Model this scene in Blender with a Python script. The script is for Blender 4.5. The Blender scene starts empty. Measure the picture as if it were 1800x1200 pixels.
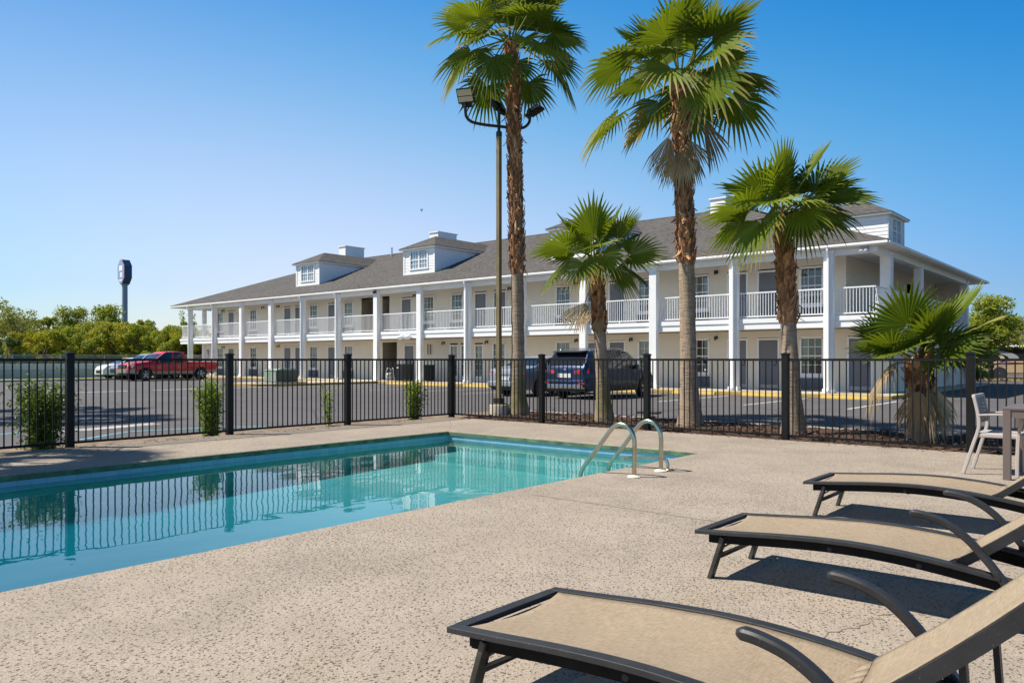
import bpy, math, random
from mathutils import Vector, Matrix
R = math.radians
C = bpy.context.scene.collection
SC = bpy.context.scene

# ------------------------------------------------------------------ camera
cam = bpy.data.cameras.new("camera")
cam.sensor_width = 36.0
cam.lens = 27.16
cam.shift_y = 0.0172
cam.clip_start = 0.05
cam.clip_end = 3000
camo = bpy.data.objects.new("camera", cam)
C.objects.link(camo)
camo.location = (0, 0, 1.25)
camo.rotation_euler = (R(90), 0, math.asin(0.64948))
SC.camera = camo

# ------------------------------------------------------------------ sky and sun
SUN_EL = R(54)
TO_SUN = Vector((-0.765 * math.cos(SUN_EL), -0.644 * math.cos(SUN_EL), math.sin(SUN_EL)))
world = bpy.data.worlds.new("World")
SC.world = world
world.use_nodes = True
wn = world.node_tree
for n in list(wn.nodes):
    wn.nodes.remove(n)
sky = wn.nodes.new("ShaderNodeTexSky")
sky.sky_type = 'NISHITA'
sky.sun_disc = False
sky.sun_elevation = SUN_EL
sky.sun_rotation = math.atan2(TO_SUN.x, TO_SUN.y)
sky.altitude = 0
sky.air_density = 1.15
sky.dust_density = 0.3
sky.ozone_density = 2.6
bg = wn.nodes.new("ShaderNodeBackground")
bg.inputs[1].default_value = 0.083
wo = wn.nodes.new("ShaderNodeOutputWorld")
# the sky is paler towards the sun and the horizon, deeper blue away from it and overhead
def wv(op, a, b=None):
    x = wn.nodes.new("ShaderNodeVectorMath"); x.operation = op
    for k, v in ((0, a), (1, b)):
        if v is None: continue
        if isinstance(v, bpy.types.NodeSocket): wn.links.new(v, x.inputs[k])
        else: x.inputs[k].default_value = v
    return x
def wm(op, a, b=0.0):
    x = wn.nodes.new("ShaderNodeMath"); x.operation = op
    for k, v in ((0, a), (1, b)):
        if isinstance(v, bpy.types.NodeSocket): wn.links.new(v, x.inputs[k])
        else: x.inputs[k].default_value = v
    return x.outputs[0]
gen = wn.nodes.new("ShaderNodeTexCoord").outputs["Generated"]
away = wm('MINIMUM', wm('MAXIMUM', wv('DOT_PRODUCT', gen, (0.7604, 0.6495, 0.0)).outputs["Value"], -0.6), 0.6)
hgt = wv('DOT_PRODUCT', gen, (0.0, 0.0, 1.0)).outputs["Value"]
hc = wm('MINIMUM', wm('MAXIMUM', hgt, 0.085), 0.42)
acc = None
for coef, f in (((0.224, -0.121, 0.194), None), ((-0.265, -0.368, -0.17), away), ((3.444, 3.462, 0.92), hc), ((-3.569, 0.466, 0.703), wm('MULTIPLY', away, hc)),
                ((-14.801, -6.973, -1.01), wm('MULTIPLY', hc, hc)), ((-2.266, -0.908, -0.393), wm('MULTIPLY', away, away))):
    if f is None: acc = coef; continue
    cx = wn.nodes.new("ShaderNodeCombineXYZ")
    for k in range(3): wn.links.new(f, cx.inputs[k])
    acc = wv('ADD', acc, wv('MULTIPLY', cx.outputs[0], coef).outputs[0]).outputs[0]
sp = wn.nodes.new("ShaderNodeSeparateXYZ"); wn.links.new(acc, sp.inputs[0])
cmb = wn.nodes.new("ShaderNodeCombineXYZ")
for k in range(3): wn.links.new(wm('POWER', 2.71828, sp.outputs[k]), cmb.inputs[k])
low = wn.nodes.new("ShaderNodeMapRange"); low.inputs["From Min"].default_value = 0.0; low.inputs["From Max"].default_value = 0.24
wn.links.new(hgt, low.inputs["Value"])
lowc = wn.nodes.new("ShaderNodeMix"); lowc.data_type = 'VECTOR'; wn.links.new(low.outputs[0], lowc.inputs[0])
lowc.inputs[4].default_value = (0.77, 0.985, 1.05); lowc.inputs[5].default_value = (1, 1, 1)
zr = wn.nodes.new("ShaderNodeMapRange"); zr.inputs["From Min"].default_value = 0.42; zr.inputs["From Max"].default_value = 0.85
wn.links.new(hgt, zr.inputs["Value"])
zen = wn.nodes.new("ShaderNodeMix"); zen.data_type = 'VECTOR'
wn.links.new(zr.outputs[0], zen.inputs[0]); zen.inputs[4].default_value = (1, 1, 1); zen.inputs[5].default_value = (0.75, 0.30, 0.19)
mul = wv('MULTIPLY', wv('MULTIPLY', wv('MULTIPLY', sky.outputs[0], cmb.outputs[0]).outputs[0], zen.outputs[1]).outputs[0], lowc.outputs[1])
wn.links.new(mul.outputs[0], bg.inputs[0])
wn.links.new(bg.outputs[0], wo.inputs[0])
sun = bpy.data.lights.new("sun", 'SUN')
sun.energy = 5.0
sun.angle = R(0.5)
sun.color = (1.0, 0.93, 0.82)
suno = bpy.data.objects.new("sun", sun)
C.objects.link(suno)
suno.rotation_euler = TO_SUN.to_track_quat('Z', 'Y').to_euler()
SC.view_settings.view_transform = 'Standard'
SC.view_settings.look = 'None'
SC.view_settings.exposure = 0.50
SC.view_settings.gamma = 1.0
SC.cycles.max_bounces = 10
SC.cycles.transparent_max_bounces = 16
SC.cycles.caustics_reflective = False
SC.cycles.caustics_refractive = False

# ------------------------------------------------------------------ materials
class NT:
    def __init__(s, name):
        s.m = bpy.data.materials.new(name)
        s.m.use_nodes = True
        s.t = s.m.node_tree
        for n in list(s.t.nodes):
            s.t.nodes.remove(n)
        s.out = s.n("ShaderNodeOutputMaterial")
    def n(s, kind, **kw):
        x = s.t.nodes.new(kind)
        for k, v in kw.items():
            setattr(x, k, v)
        return x
    def l(s, a, b):
        s.t.links.new(a, b)
    def val(s, sock, v):
        if hasattr(v, 'links') or isinstance(v, bpy.types.NodeSocket):
            s.l(v, sock)
        else:
            sock.default_value = v
    def math(s, op, a, b=0.0, c=None):
        x = s.n("ShaderNodeMath", operation=op)
        s.val(x.inputs[0], a); s.val(x.inputs[1], b)
        if c is not None: s.val(x.inputs[2], c)
        return x.outputs[0]
    def pos(s):
        return s.n("ShaderNodeNewGeometry").outputs["Position"]
    def obj(s):
        return s.n("ShaderNodeTexCoord").outputs["Object"]
    def map(s, v, scale=(1, 1, 1), rot=(0, 0, 0)):
        x = s.n("ShaderNodeMapping")
        s.l(v, x.inputs[0]); x.inputs["Scale"].default_value = scale; x.inputs["Rotation"].default_value = rot
        return x.outputs[0]
    def noise(s, v, scale, detail=3, rough=0.55, dist=0.0):
        x = s.n("ShaderNodeTexNoise")
        s.l(v, x.inputs["Vector"]); x.inputs["Scale"].default_value = scale
        x.inputs["Detail"].default_value = detail; x.inputs["Roughness"].default_value = rough
        x.inputs["Distortion"].default_value = dist
        return x.outputs["Fac"]
    def ramp(s, f, stops, interp='LINEAR'):
        x = s.n("ShaderNodeValToRGB")
        x.color_ramp.interpolation = interp
        e = x.color_ramp.elements
        while len(e) < len(stops): e.new(0.5)
        for el, (p, col) in zip(e, stops):
            el.position = p
            el.color = (*col, 1) if not isinstance(col, (int, float)) else (col, col, col, 1)
        s.l(f, x.inputs[0])
        return x.outputs[0]
    def mix(s, f, a, b, mode='MIX'):
        x = s.n("ShaderNodeMix", data_type='RGBA', blend_type=mode)
        s.val(x.inputs[0], f)
        for sock, v in ((x.inputs[6], a), (x.inputs[7], b)):
            if isinstance(v, bpy.types.NodeSocket): s.l(v, sock)
            else: sock.default_value = (*v, 1)
        return x.outputs[2]
    def bump(s, h, strength=0.3, dist=0.01):
        x = s.n("ShaderNodeBump")
        s.l(h, x.inputs["Height"]); x.inputs["Strength"].default_value = strength; x.inputs["Distance"].default_value = dist
        return x.outputs[0]
    def attr(s, name):
        return s.n("ShaderNodeAttribute", attribute_name=name)
    def bsdf(s, col=None, rough=0.5, metal=0.0, normal=None, spec=0.5, coat=0.0):
        x = s.n("ShaderNodeBsdfPrincipled")
        if col is not None:
            if isinstance(col, bpy.types.NodeSocket): s.l(col, x.inputs["Base Color"])
            else: x.inputs["Base Color"].default_value = (*col, 1)
        s.val(x.inputs["Roughness"], rough); s.val(x.inputs["Metallic"], metal)
        x.inputs["Specular IOR Level"].default_value = spec
        x.inputs["Coat Weight"].default_value = coat
        x.inputs["Coat Roughness"].default_value = 0.04
        if normal is not None: s.l(normal, x.inputs["Normal"])
        return x
    def done(s, sh):
        s.l(sh.outputs[0] if not isinstance(sh, bpy.types.NodeSocket) else sh, s.out.inputs[0])
        return s.m

def plain(name, col, rough=0.5, metal=0.0, var=0.12, scale=6.0, bump=0.0, bscale=60.0, spec=0.5, coat=0.0, space='pos'):
    t = NT(name)
    p = t.pos() if space == 'pos' else t.obj()
    f = t.noise(p, scale, 4)
    a = tuple(c * (1 - var) for c in col); b = tuple(min(1, c * (1 + var)) for c in col)
    colr = t.ramp(f, [(0.3, a), (0.7, b)])
    nrm = t.bump(t.noise(p, bscale, 3), bump, 0.004) if bump else None
    return t.done(t.bsdf(colr, rough, metal, nrm, spec, coat))

M = {}
M['white'] = plain('white_paint', (0.86, 0.855, 0.84), 0.5, var=0.05, scale=1.5)
M['white_trim'] = plain('white_trim', (0.87, 0.865, 0.85), 0.45, var=0.03, scale=3)
M['siding'] = plain('cream_siding', (0.78, 0.71, 0.61), 0.55, var=0.04, scale=0.8)
M['soffit'] = plain('soffit', (0.72, 0.71, 0.68), 0.6, var=0.03, scale=1)
M['door_grey'] = plain('door_grey', (0.165, 0.17, 0.20), 0.45, var=0.06, scale=2)
M['kick'] = plain('kick_plate', (0.36, 0.36, 0.37), 0.35, 0.5)
M['ac'] = plain('ac_grille', (0.10, 0.11, 0.15), 0.5)
M['dark_room'] = plain('unlit_room_interior', (0.028, 0.026, 0.024), 0.8)  # near-black colour stands in for the darkness of the unlit rooms
M['curtain'] = plain('curtain', (0.60, 0.62, 0.55), 0.8, var=0.1, scale=3)
M['blackmetal'] = plain('black_metal', (0.010, 0.009, 0.0085), 0.45, 0.0, var=0.25, scale=4, bump=0.06, bscale=180, spec=0.22)
M['lamp_black'] = plain('lamp_black', (0.02, 0.018, 0.017), 0.4)
M['brown_vent'] = plain('brown_vent', (0.16, 0.11, 0.08), 0.6)
M['dark_edge'] = plain('shingle_edge', (0.03, 0.03, 0.035), 0.8)
M['beige_room'] = plain('stair_hall', (0.30, 0.27, 0.22), 0.7)

def m_shingle():
    t = NT('asphalt_shingles')
    p = t.pos()
    sx = t.n("ShaderNodeSeparateXYZ"); t.l(p, sx.inputs[0])
    row = t.math('FLOOR', t.math('DIVIDE', sx.outputs[2], 0.055))
    fr = t.math('FRACT', t.math('DIVIDE', sx.outputs[2], 0.055))
    wn1 = t.n("ShaderNodeTexWhiteNoise", noise_dimensions='1D'); t.l(row, wn1.inputs["W"])
    u = t.math('ADD', t.math('ADD', sx.outputs[0], sx.outputs[1]), wn1.outputs["Value"])
    col = t.math('FLOOR', t.math('DIVIDE', u, 0.17))
    cb = t.n("ShaderNodeCombineXYZ"); t.l(col, cb.inputs[0]); t.l(row, cb.inputs[1])
    w2 = t.n("ShaderNodeTexWhiteNoise", noise_dimensions='2D'); t.l(cb.outputs[0], w2.inputs["Vector"])
    big = t.noise(p, 0.35, 3); fine = t.noise(p, 40, 2)
    c = t.ramp(w2.outputs["Value"], [(0.0, (0.055, 0.050, 0.047)), (0.5, (0.098, 0.090, 0.085)), (1.0, (0.16, 0.148, 0.14))])
    c = t.mix(0.35, c, t.ramp(big, [(0.3, (0.075, 0.068, 0.064)), (0.7, (0.125, 0.115, 0.108))]))
    c = t.mix(0.3, c, t.ramp(fine, [(0.3, 0.04), (0.7, 0.18)]))
    c = t.mix(1.0, c, (0.88, 0.87, 0.86), 'MULTIPLY')
    h = t.math('ADD', t.math('MULTIPLY', t.math('SUBTRACT', 1.0, fr), 0.7), t.math('MULTIPLY', w2.outputs["Value"], 0.4))
    return t.done(t.bsdf(c, 0.9, 0, t.bump(h, 0.6, 0.012), 0.2))
M['shingle'] = m_shingle()

def m_deck():
    t = NT('textured_concrete_deck')
    p = t.pos()
    big = t.noise(p, 0.55, 4, 0.6); mid = t.noise(p, 3.2, 4, 0.6); fine = t.noise(p, 85, 3, 0.6)
    wob = t.n("ShaderNodeTexNoise"); t.l(p, wob.inputs["Vector"]); wob.inputs["Scale"].default_value = 38; wob.inputs["Detail"].default_value = 2
    off = t.n("ShaderNodeVectorMath", operation='MULTIPLY_ADD'); t.l(wob.outputs["Color"], off.inputs[0]); off.inputs[1].default_value = (.034, .034, 0); t.l(p, off.inputs[2])
    def pits(scale, lo, hi, keep):
        v = t.n("ShaderNodeTexVoronoi", feature='F1', voronoi_dimensions='2D'); t.l(t.map(off.outputs[0], (1, .8, 1), (0, 0, R(30))), v.inputs["Vector"]); v.inputs["Scale"].default_value = scale
        sp = t.n("ShaderNodeSeparateXYZ"); t.l(v.outputs["Color"], sp.inputs[0])
        k = t.math('ADD', t.math('ADD', sp.outputs[0], t.math('MULTIPLY', t.math('SUBTRACT', mid, .5), .9)), t.math('MULTIPLY', t.math('SUBTRACT', big, .5), 1.1))
        d = t.math('ADD', v.outputs["Distance"], t.math('MULTIPLY', sp.outputs[1], .10))
        return t.math('MULTIPLY', t.ramp(d, [(lo, 1.0), (hi, 0.0)]), t.math('GREATER_THAN', k, keep))
    pa = pits(42, .14, .33, .42); pb = pits(95, .15, .36, .35)
    base = t.ramp(big, [(0.25, (0.37, 0.30, 0.225)), (0.5, (0.44, 0.37, 0.295)), (0.75, (0.475, 0.41, 0.335))])
    base = t.mix(t.math('MULTIPLY', mid, 0.4), base, (0.52, 0.45, 0.365))
    base = t.mix(0.40, base, t.ramp(fine, [(0.3, (0.22, 0.175, 0.135)), (0.7, (0.66, 0.58, 0.49))]))
    patch = t.ramp(t.noise(p, 1.15, 6, 0.7, 0.5), [(0.40, 0.0), (0.64, 1.0)])
    base = t.mix(t.math('MULTIPLY', patch, 0.5), base, (0.29, 0.25, 0.21))
    col = t.mix(t.math('MULTIPLY', pa, 0.86), base, (0.10, 0.075, 0.055))
    col = t.mix(t.math('MULTIPLY', pb, 0.45), col, (0.14, 0.105, 0.08))
    stain = t.ramp(t.noise(p, 0.9, 5, 0.65, 0.6), [(0.58, 0.0), (0.78, 1.0)])
    col = t.mix(t.math('MULTIPLY', stain, 0.30), col, (0.36, 0.30, 0.15))
    h = t.math('SUBTRACT', t.math('MULTIPLY', fine, 0.5), t.math('ADD', t.math('MULTIPLY', pa, 0.7), t.math('MULTIPLY', pb, 0.35)))
    col = t.mix(1.0, col, (0.835, 0.83, 0.83), 'MULTIPLY')
    return t.done(t.bsdf(col, 0.85, 0, t.bump(h, 0.8, 0.008), 0.25))
M['deck'] = m_deck()

def m_asphalt():
    t = NT('asphalt')
    p = t.pos()
    big = t.noise(p, 0.16, 4, 0.6); streak = t.noise(t.map(p, (0.3, 1.2, 1)), 1.1, 3)
    fine = t.noise(p, 60, 2)
    c = t.ramp(big, [(0.3, (0.105, 0.097, 0.101)), (0.7, (0.152, 0.142, 0.146))])
    c = t.mix(0.25, c, t.ramp(streak, [(0.3, (0.10, 0.093, 0.097)), (0.7, (0.19, 0.177, 0.182))]))
    c = t.mix(0.22, c, t.ramp(fine, [(0.3, 0.05), (0.7, 0.22)]))
    cr = t.n("ShaderNodeTexVoronoi", feature='DISTANCE_TO_EDGE'); t.l(t.map(p, (0.22, 0.16, 1)), cr.inputs["Vector"])
    cr.inputs["Scale"].default_value = 1.0
    line = t.ramp(cr.outputs["Distance"], [(0.0, 1.0), (0.006, 0.0)])
    c = t.mix(t.math('MULTIPLY', line, 0.55), c, (0.035, 0.033, 0.034))
    oil = t.ramp(t.noise(p, 0.55, 5, 0.7), [(0.62, 0.0), (0.74, 1.0)])
    c = t.mix(t.math('MULTIPLY', oil, 0.35), c, (0.05, 0.047, 0.048))
    c = t.mix(1.0, c, (0.80, 0.80, 0.80), 'MULTIPLY')
    return t.done(t.bsdf(c, 0.85, 0, t.bump(fine, 0.4, 0.006), 0.3))
M['asphalt'] = m_asphalt()

def m_worn(name, col, wear, amt=0.5, scale=9):
    t = NT(name)
    p = t.pos()
    f = t.ramp(t.noise(p, scale, 5, 0.7), [(amt, 0.0), (amt + 0.14, 1.0)])
    c = t.mix(f, col, wear)
    return t.done(t.bsdf(c, 0.75, 0, None, 0.3))
M['yellow'] = m_worn('yellow_kerb_paint', (0.44, 0.29, 0.07), (0.36, 0.32, 0.22), 0.50, 4)
M['yellow_stop'] = m_worn('yellow_stop_paint', (0.60, 0.42, 0.10), (0.44, 0.37, 0.22), 0.58, 7)
M['line'] = m_worn('white_line_paint', (0.62, 0.62, 0.62), (0.17, 0.16, 0.16), 0.55, 6)
M['lineworn'] = m_worn('worn_line_paint', (0.45, 0.44, 0.43), (0.17, 0.16, 0.16), 0.46, 3)
M['blueline'] = m_worn('blue_line_paint', (0.13, 0.42, 0.55), (0.15, 0.17, 0.18), 0.50, 5)
M['walk'] = plain('walkway_concrete', (0.43, 0.385, 0.315), 0.85, var=0.12, scale=1.3, bump=0.3, bscale=50)
M['concrete'] = plain('grey_concrete', (0.30, 0.29, 0.27), 0.85, var=0.18, scale=1.5, bump=0.3, bscale=40)
M['barrier'] = plain('barrier_concrete', (0.60, 0.60, 0.59), 0.85, var=0.12, scale=0.5)
M['barrier2'] = plain('barrier_base', (0.45, 0.45, 0.44), 0.85, var=0.14, scale=0.5)
M['soil'] = plain('dry_soil', (0.20, 0.15, 0.10), 0.95, var=0.4, scale=5, bump=0.8, bscale=30)
def m_mulch():
    t = NT('bark_mulch')
    p = t.pos()
    a = t.noise(p, 26, 4, 0.7); b = t.noise(p, 2.2, 3)
    c = t.ramp(a, [(0.28, (0.030, 0.018, 0.012)), (0.5, (0.090, 0.055, 0.038)), (0.72, (0.19, 0.125, 0.09))])
    c = t.mix(t.math('MULTIPLY', b, 0.5), c, (0.12, 0.075, 0.05))
    return t.done(t.bsdf(c, 0.95, 0, t.bump(a, 1.0, 0.03), 0.2))
M['mulch'] = m_mulch()
M['ground'] = plain('earth_ground', (0.13, 0.13, 0.07), 0.95, var=0.3, scale=0.3)
M['grass'] = plain('verge_grass', (0.14, 0.19, 0.05), 0.9, var=0.35, scale=3, bump=0.8, bscale=20)
M['coping_green'] = plain('algae_green_edge', (0.105, 0.155, 0.085), 0.8, var=0.45, scale=7, bump=0.6, bscale=40)

def m_tile(name, a, b, grout):
    t = NT(name)
    p = t.pos()
    sx = t.n("ShaderNodeSeparateXYZ"); t.l(p, sx.inputs[0])
    u = t.math('ADD', sx.outputs[0], sx.outputs[1])
    cell = t.math('FLOOR', t.math('DIVIDE', u, 0.152))
    w = t.n("ShaderNodeTexWhiteNoise", noise_dimensions='1D'); t.l(cell, w.inputs["W"])
    fr = t.math('FRACT', t.math('DIVIDE', u, 0.152))
    g = t.math('LESS_THAN', fr, 0.035)
    c = t.ramp(w.outputs["Value"], [(0, a), (1, b)])
    c = t.mix(g, c, grout)
    return t.done(t.bsdf(c, 0.2))
M['tile'] = m_tile('waterline_tile', (0.23, 0.40, 0.50), (0.30, 0.46, 0.55), (0.20, 0.32, 0.37))
M['plaster'] = plain('pool_plaster', (0.22, 0.60, 0.62), 0.7, var=0.08, scale=1.2)

def m_water():
    t = NT('pool_water')
    p = t.pos()
    a = t.noise(t.map(p, (1.0, 0.55, 1), (0, 0, R(25))), 1.6, 2, 0.5, 0.3)
    b = t.noise(p, 9.0, 2, 0.5)
    h = t.math('ADD', a, t.math('MULTIPLY', b, 0.06))
    nrm = t.bump(h, 0.10, 0.05)
    fres = t.n("ShaderNodeFresnel"); fres.inputs["IOR"].default_value = 1.34; t.l(nrm, fres.inputs["Normal"])
    tr = t.n("ShaderNodeBsdfTransparent"); tr.inputs[0].default_value = (0.90, 0.97, 0.98, 1)
    gl = t.n("ShaderNodeBsdfGlossy"); gl.inputs["Roughness"].default_value = 0.0; t.l(nrm, gl.inputs["Normal"])
    mx = t.n("ShaderNodeMixShader")
    df = t.n("ShaderNodeBsdfDiffuse"); df.inputs[0].default_value = (0.012, 0.44, 0.52, 1)      # faint cloudiness of the water itself
    md = t.n("ShaderNodeMixShader"); md.inputs[0].default_value = 0.075; t.l(tr.outputs[0], md.inputs[1]); t.l(df.outputs[0], md.inputs[2])
    t.l(t.math('MINIMUM', t.math('MULTIPLY', fres.outputs[0], 1.25), 1.0), mx.inputs[0]); t.l(md.outputs[0], mx.inputs[1]); t.l(gl.outputs[0], mx.inputs[2])
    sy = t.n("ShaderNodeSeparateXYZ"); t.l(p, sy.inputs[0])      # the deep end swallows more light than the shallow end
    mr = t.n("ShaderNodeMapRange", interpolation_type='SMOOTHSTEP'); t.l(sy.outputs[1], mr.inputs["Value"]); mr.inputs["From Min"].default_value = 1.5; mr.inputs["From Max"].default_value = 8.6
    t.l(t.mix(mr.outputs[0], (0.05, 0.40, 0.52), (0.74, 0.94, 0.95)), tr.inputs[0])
    return t.done(mx)
M['water'] = m_water()

def m_glass(name, tint=(0.75, 0.8, 0.8), base=0.05, mul=1.0):
    t = NT(name)
    fres = t.n("ShaderNodeFresnel"); fres.inputs["IOR"].default_value = 1.5
    f = t.math('ADD', t.math('MULTIPLY', fres.outputs[0], mul), base)
    tr = t.n("ShaderNodeBsdfTransparent"); tr.inputs[0].default_value = (*tint, 1)
    gl = t.n("ShaderNodeBsdfGlossy"); gl.inputs["Roughness"].default_value = 0.01
    mx = t.n("ShaderNodeMixShader")
    t.l(f, mx.inputs[0]); t.l(tr.outputs[0], mx.inputs[1]); t.l(gl.outputs[0], mx.inputs[2])
    return t.done(mx)
M['glass'] = m_glass('window_glass', base=0.08)
def m_carglass():
    t = NT('car_glass')
    return t.done(t.bsdf((0.012, 0.014, 0.016), 0.03, 0, None, 0.8))
M['carglass'] = m_carglass()
M['dormer_glass'] = NT('dormer_glass').m
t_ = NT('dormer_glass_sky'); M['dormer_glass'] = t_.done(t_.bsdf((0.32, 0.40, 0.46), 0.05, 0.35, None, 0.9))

def m_leaf(name, dark, mid, tip, trans=0.35, rough=0.5):
    """green leaf; 'var' varies the leaf, 'age' turns its ends dry"""
    t = NT(name)
    v = t.attr('var').outputs["Fac"]; a = t.attr('age').outputs["Fac"]
    c = t.ramp(v, [(0.0, dark), (1.0, mid)])
    c = t.mix(a, c, tip)
    p = t.bsdf(c, rough, 0, None, 0.25)
    tl = t.n("ShaderNodeBsdfTranslucent")
    cc = t.mix(1.0, c, (1.25, 1.2, 0.55), 'MULTIPLY')
    t.l(cc, tl.inputs[0])
    mx = t.n("ShaderNodeMixShader"); mx.inputs[0].default_value = trans
    t.l(p.outputs[0], mx.inputs[1]); t.l(tl.outputs[0], mx.inputs[2])
    return t.done(mx)
M['frond'] = m_leaf('palm_frond', (0.055, 0.100, 0.010), (0.21, 0.27, 0.018), (0.50, 0.36, 0.14), 0.38, 0.58)
M['deadfrond'] = m_leaf('dry_palm_frond', (0.22, 0.155, 0.085), (0.68, 0.53, 0.34), (0.60, 0.49, 0.34), 0.35, 0.7)
M['foliage'] = m_leaf('tree_foliage', (0.13, 0.175, 0.016), (0.38, 0.43, 0.04), (0.34, 0.30, 0.09), 0.38, 0.55)
M['foliage_olive'] = m_leaf('olive_foliage', (0.18, 0.195, 0.014), (0.47, 0.46, 0.03), (0.36, 0.27, 0.07), 0.38, 0.55)
M['foliage_dark'] = m_leaf('dark_foliage', (0.045, 0.085, 0.016), (0.14, 0.20, 0.035), (0.20, 0.22, 0.06), 0.25, 0.5)
M['foliage_pale'] = m_leaf('pale_foliage', (0.17, 0.19, 0.04), (0.36, 0.37, 0.09), (0.32, 0.30, 0.12), 0.32, 0.55)
M['shrub'] = m_leaf('shrub_leaves', (0.035, 0.085, 0.014), (0.27, 0.37, 0.035), (0.32, 0.36, 0.06), 0.30, 0.4)
M['chips'] = m_leaf('bark_chip', (0.025, 0.014, 0.009), (0.15, 0.085, 0.055), (0.2, 0.12, 0.08), 0.0, 0.9)
M['bark'] = plain('tree_bark', (0.11, 0.085, 0.06), 0.9, var=0.3, scale=6)
def m_trunk():
    t = NT('palm_trunk')
    p = t.obj()
    sx = t.n("ShaderNodeSeparateXYZ"); t.l(p, sx.inputs[0])
    w = t.noise(t.map(p, (5, 5, 38)), 1.0, 4, 0.65)
    w2 = t.noise(t.map(p, (30, 30, 4)), 1.0, 3, 0.6)
    big = t.noise(p, 1.6, 4)
    c = t.ramp(w, [(0.3, (0.19, 0.135, 0.095)), (0.55, (0.42, 0.31, 0.22)), (0.75, (0.55, 0.42, 0.31))])
    c = t.mix(0.35, c, t.ramp(w2, [(0.35, (0.14, 0.105, 0.075)), (0.65, (0.46, 0.36, 0.265))]))
    moss = t.attr('moss').outputs["Fac"]
    m2 = t.math('MULTIPLY', moss, t.ramp(big, [(0.35, 0.3), (0.55, 1.0)]))
    c = t.mix(m2, c, (0.17, 0.165, 0.055))
    h = t.math('ADD', w, t.math('MULTIPLY', w2, 0.5))
    return t.done(t.bsdf(c, 0.9, 0, t.bump(h, 0.9, 0.02), 0.2))
M['trunk'] = m_trunk()
def m_boots():
    t = NT('palm_leaf_bases')
    v = t.attr('var').outputs["Fac"]
    n = t.noise(t.map(t.obj(), (30, 30, 9)), 1.0, 3)
    c = t.ramp(v, [(0.0, (0.07, 0.036, 0.02)), (0.45, (0.33, 0.155, 0.075)), (0.8, (0.58, 0.29, 0.135)), (1.0, (0.66, 0.47, 0.31))])
    c = t.mix(t.math('MULTIPLY', n, 0.3), c, (0.15, 0.08, 0.046))
    return t.done(t.bsdf(c, 0.9, 0, t.bump(n, 0.6, 0.01), 0.2))
M['boots'] = m_boots()

def m_sling():
    t = NT('sling_fabric')
    p = t.obj()
    w1 = t.n("ShaderNodeTexWave", wave_type='BANDS', bands_direction='X'); t.l(p, w1.inputs[0]); w1.inputs["Scale"].default_value = 95
    w2 = t.n("ShaderNodeTexWave", wave_type='BANDS', bands_direction='Y'); t.l(p, w2.inputs[0]); w2.inputs["Scale"].default_value = 95
    w = t.math('MULTIPLY', w1.outputs["Fac"], w2.outputs["Fac"])
    big = t.noise(p, 4, 4, 0.6)
    st = t.noise(t.map(p, (30, 190, 30)), 1.0, 3); st2 = t.noise(t.map(p, (190, 30, 30)), 1.0, 3)
    c = t.ramp(big, [(0.25, (0.385, 0.295, 0.195)), (0.75, (0.455, 0.36, 0.25))])
    c = t.mix(0.46, c, t.ramp(t.math('MULTIPLY', t.math('ADD', st, st2), 0.5), [(0.38, (0.26, 0.195, 0.125)), (0.62, (0.58, 0.475, 0.35))]))
    c = t.mix(1.0, c, (0.82, 0.82, 0.83), 'MULTIPLY')
    pb = t.bsdf(c, 0.75, 0, t.bump(w, 0.35, 0.002), 0.3)
    tr = t.n("ShaderNodeBsdfTransparent")
    f = 0.13
    mx = t.n("ShaderNodeMixShader"); mx.inputs[0].default_value = f; t.l(pb.outputs[0], mx.inputs[1]); t.l(tr.outputs[0], mx.inputs[2])
    return t.done(mx)
M['sling'] = m_sling()
def m_frame():
    t = NT('charcoal_frame')
    p = t.obj()
    f = t.noise(p, 9, 4); sp = t.ramp(t.noise(p, 120, 2), [(0.68, 0.0), (0.74, 1.0)])
    c = t.ramp(f, [(0.3, (0.022, 0.022, 0.023)), (0.7, (0.034, 0.034, 0.036))])
    c = t.mix(t.math('MULTIPLY', sp, 0.5), c, (0.20, 0.19, 0.18))
    r = t.ramp(f, [(0.3, 0.38), (0.7, 0.55)])
    return t.done(t.bsdf(c, r, 0, t.bump(t.noise(p, 260, 2), 0.08, 0.002), 0.32))
M['frame'] = m_frame()
M['frame_shade'] = plain('shaded_frame', (0.012, 0.0115, 0.011), 0.7, var=0.3, scale=9, spec=0.08, space='obj')  # frame colour darkened for the apron's shade under the rail overhang
M['frame_leg'] = plain('worn_leg_metal', (0.045, 0.043, 0.037), 0.5, var=0.5, scale=12, space='obj')
M['steel'] = plain('stainless_steel', (0.52, 0.44, 0.33), 0.24, 1.0, var=0.12, scale=14)  # warm tint puts the deck's reflection into the steel colour
M['flange'] = plain('cream_flange', (0.72, 0.66, 0.52), 0.5, var=0.06)
M['taupe'] = plain('taupe_plastic', (0.45, 0.40, 0.37), 0.45, var=0.04)
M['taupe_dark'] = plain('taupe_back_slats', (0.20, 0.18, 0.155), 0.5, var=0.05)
M['table'] = plain('brown_table', (0.15, 0.115, 0.10), 0.45, var=0.06)
M['pole'] = plain('bronze_pole', (0.19, 0.15, 0.075), 0.5, 0.0, var=0.3, scale=2)
M['lens'] = plain('led_lens', (0.66, 0.58, 0.42), 0.3, var=0.05)
M['elecgreen'] = plain('utility_green', (0.075, 0.105, 0.075), 0.5, var=0.1)
M['elecgreen_lit'] = plain('utility_green_sunlit', (0.24, 0.30, 0.23), 0.5, var=0.1)  # paler copy of the green, sunlight painted into the lid and front
M['acblack'] = plain('condenser_black', (0.022, 0.022, 0.024), 0.5, var=0.2)
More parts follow.
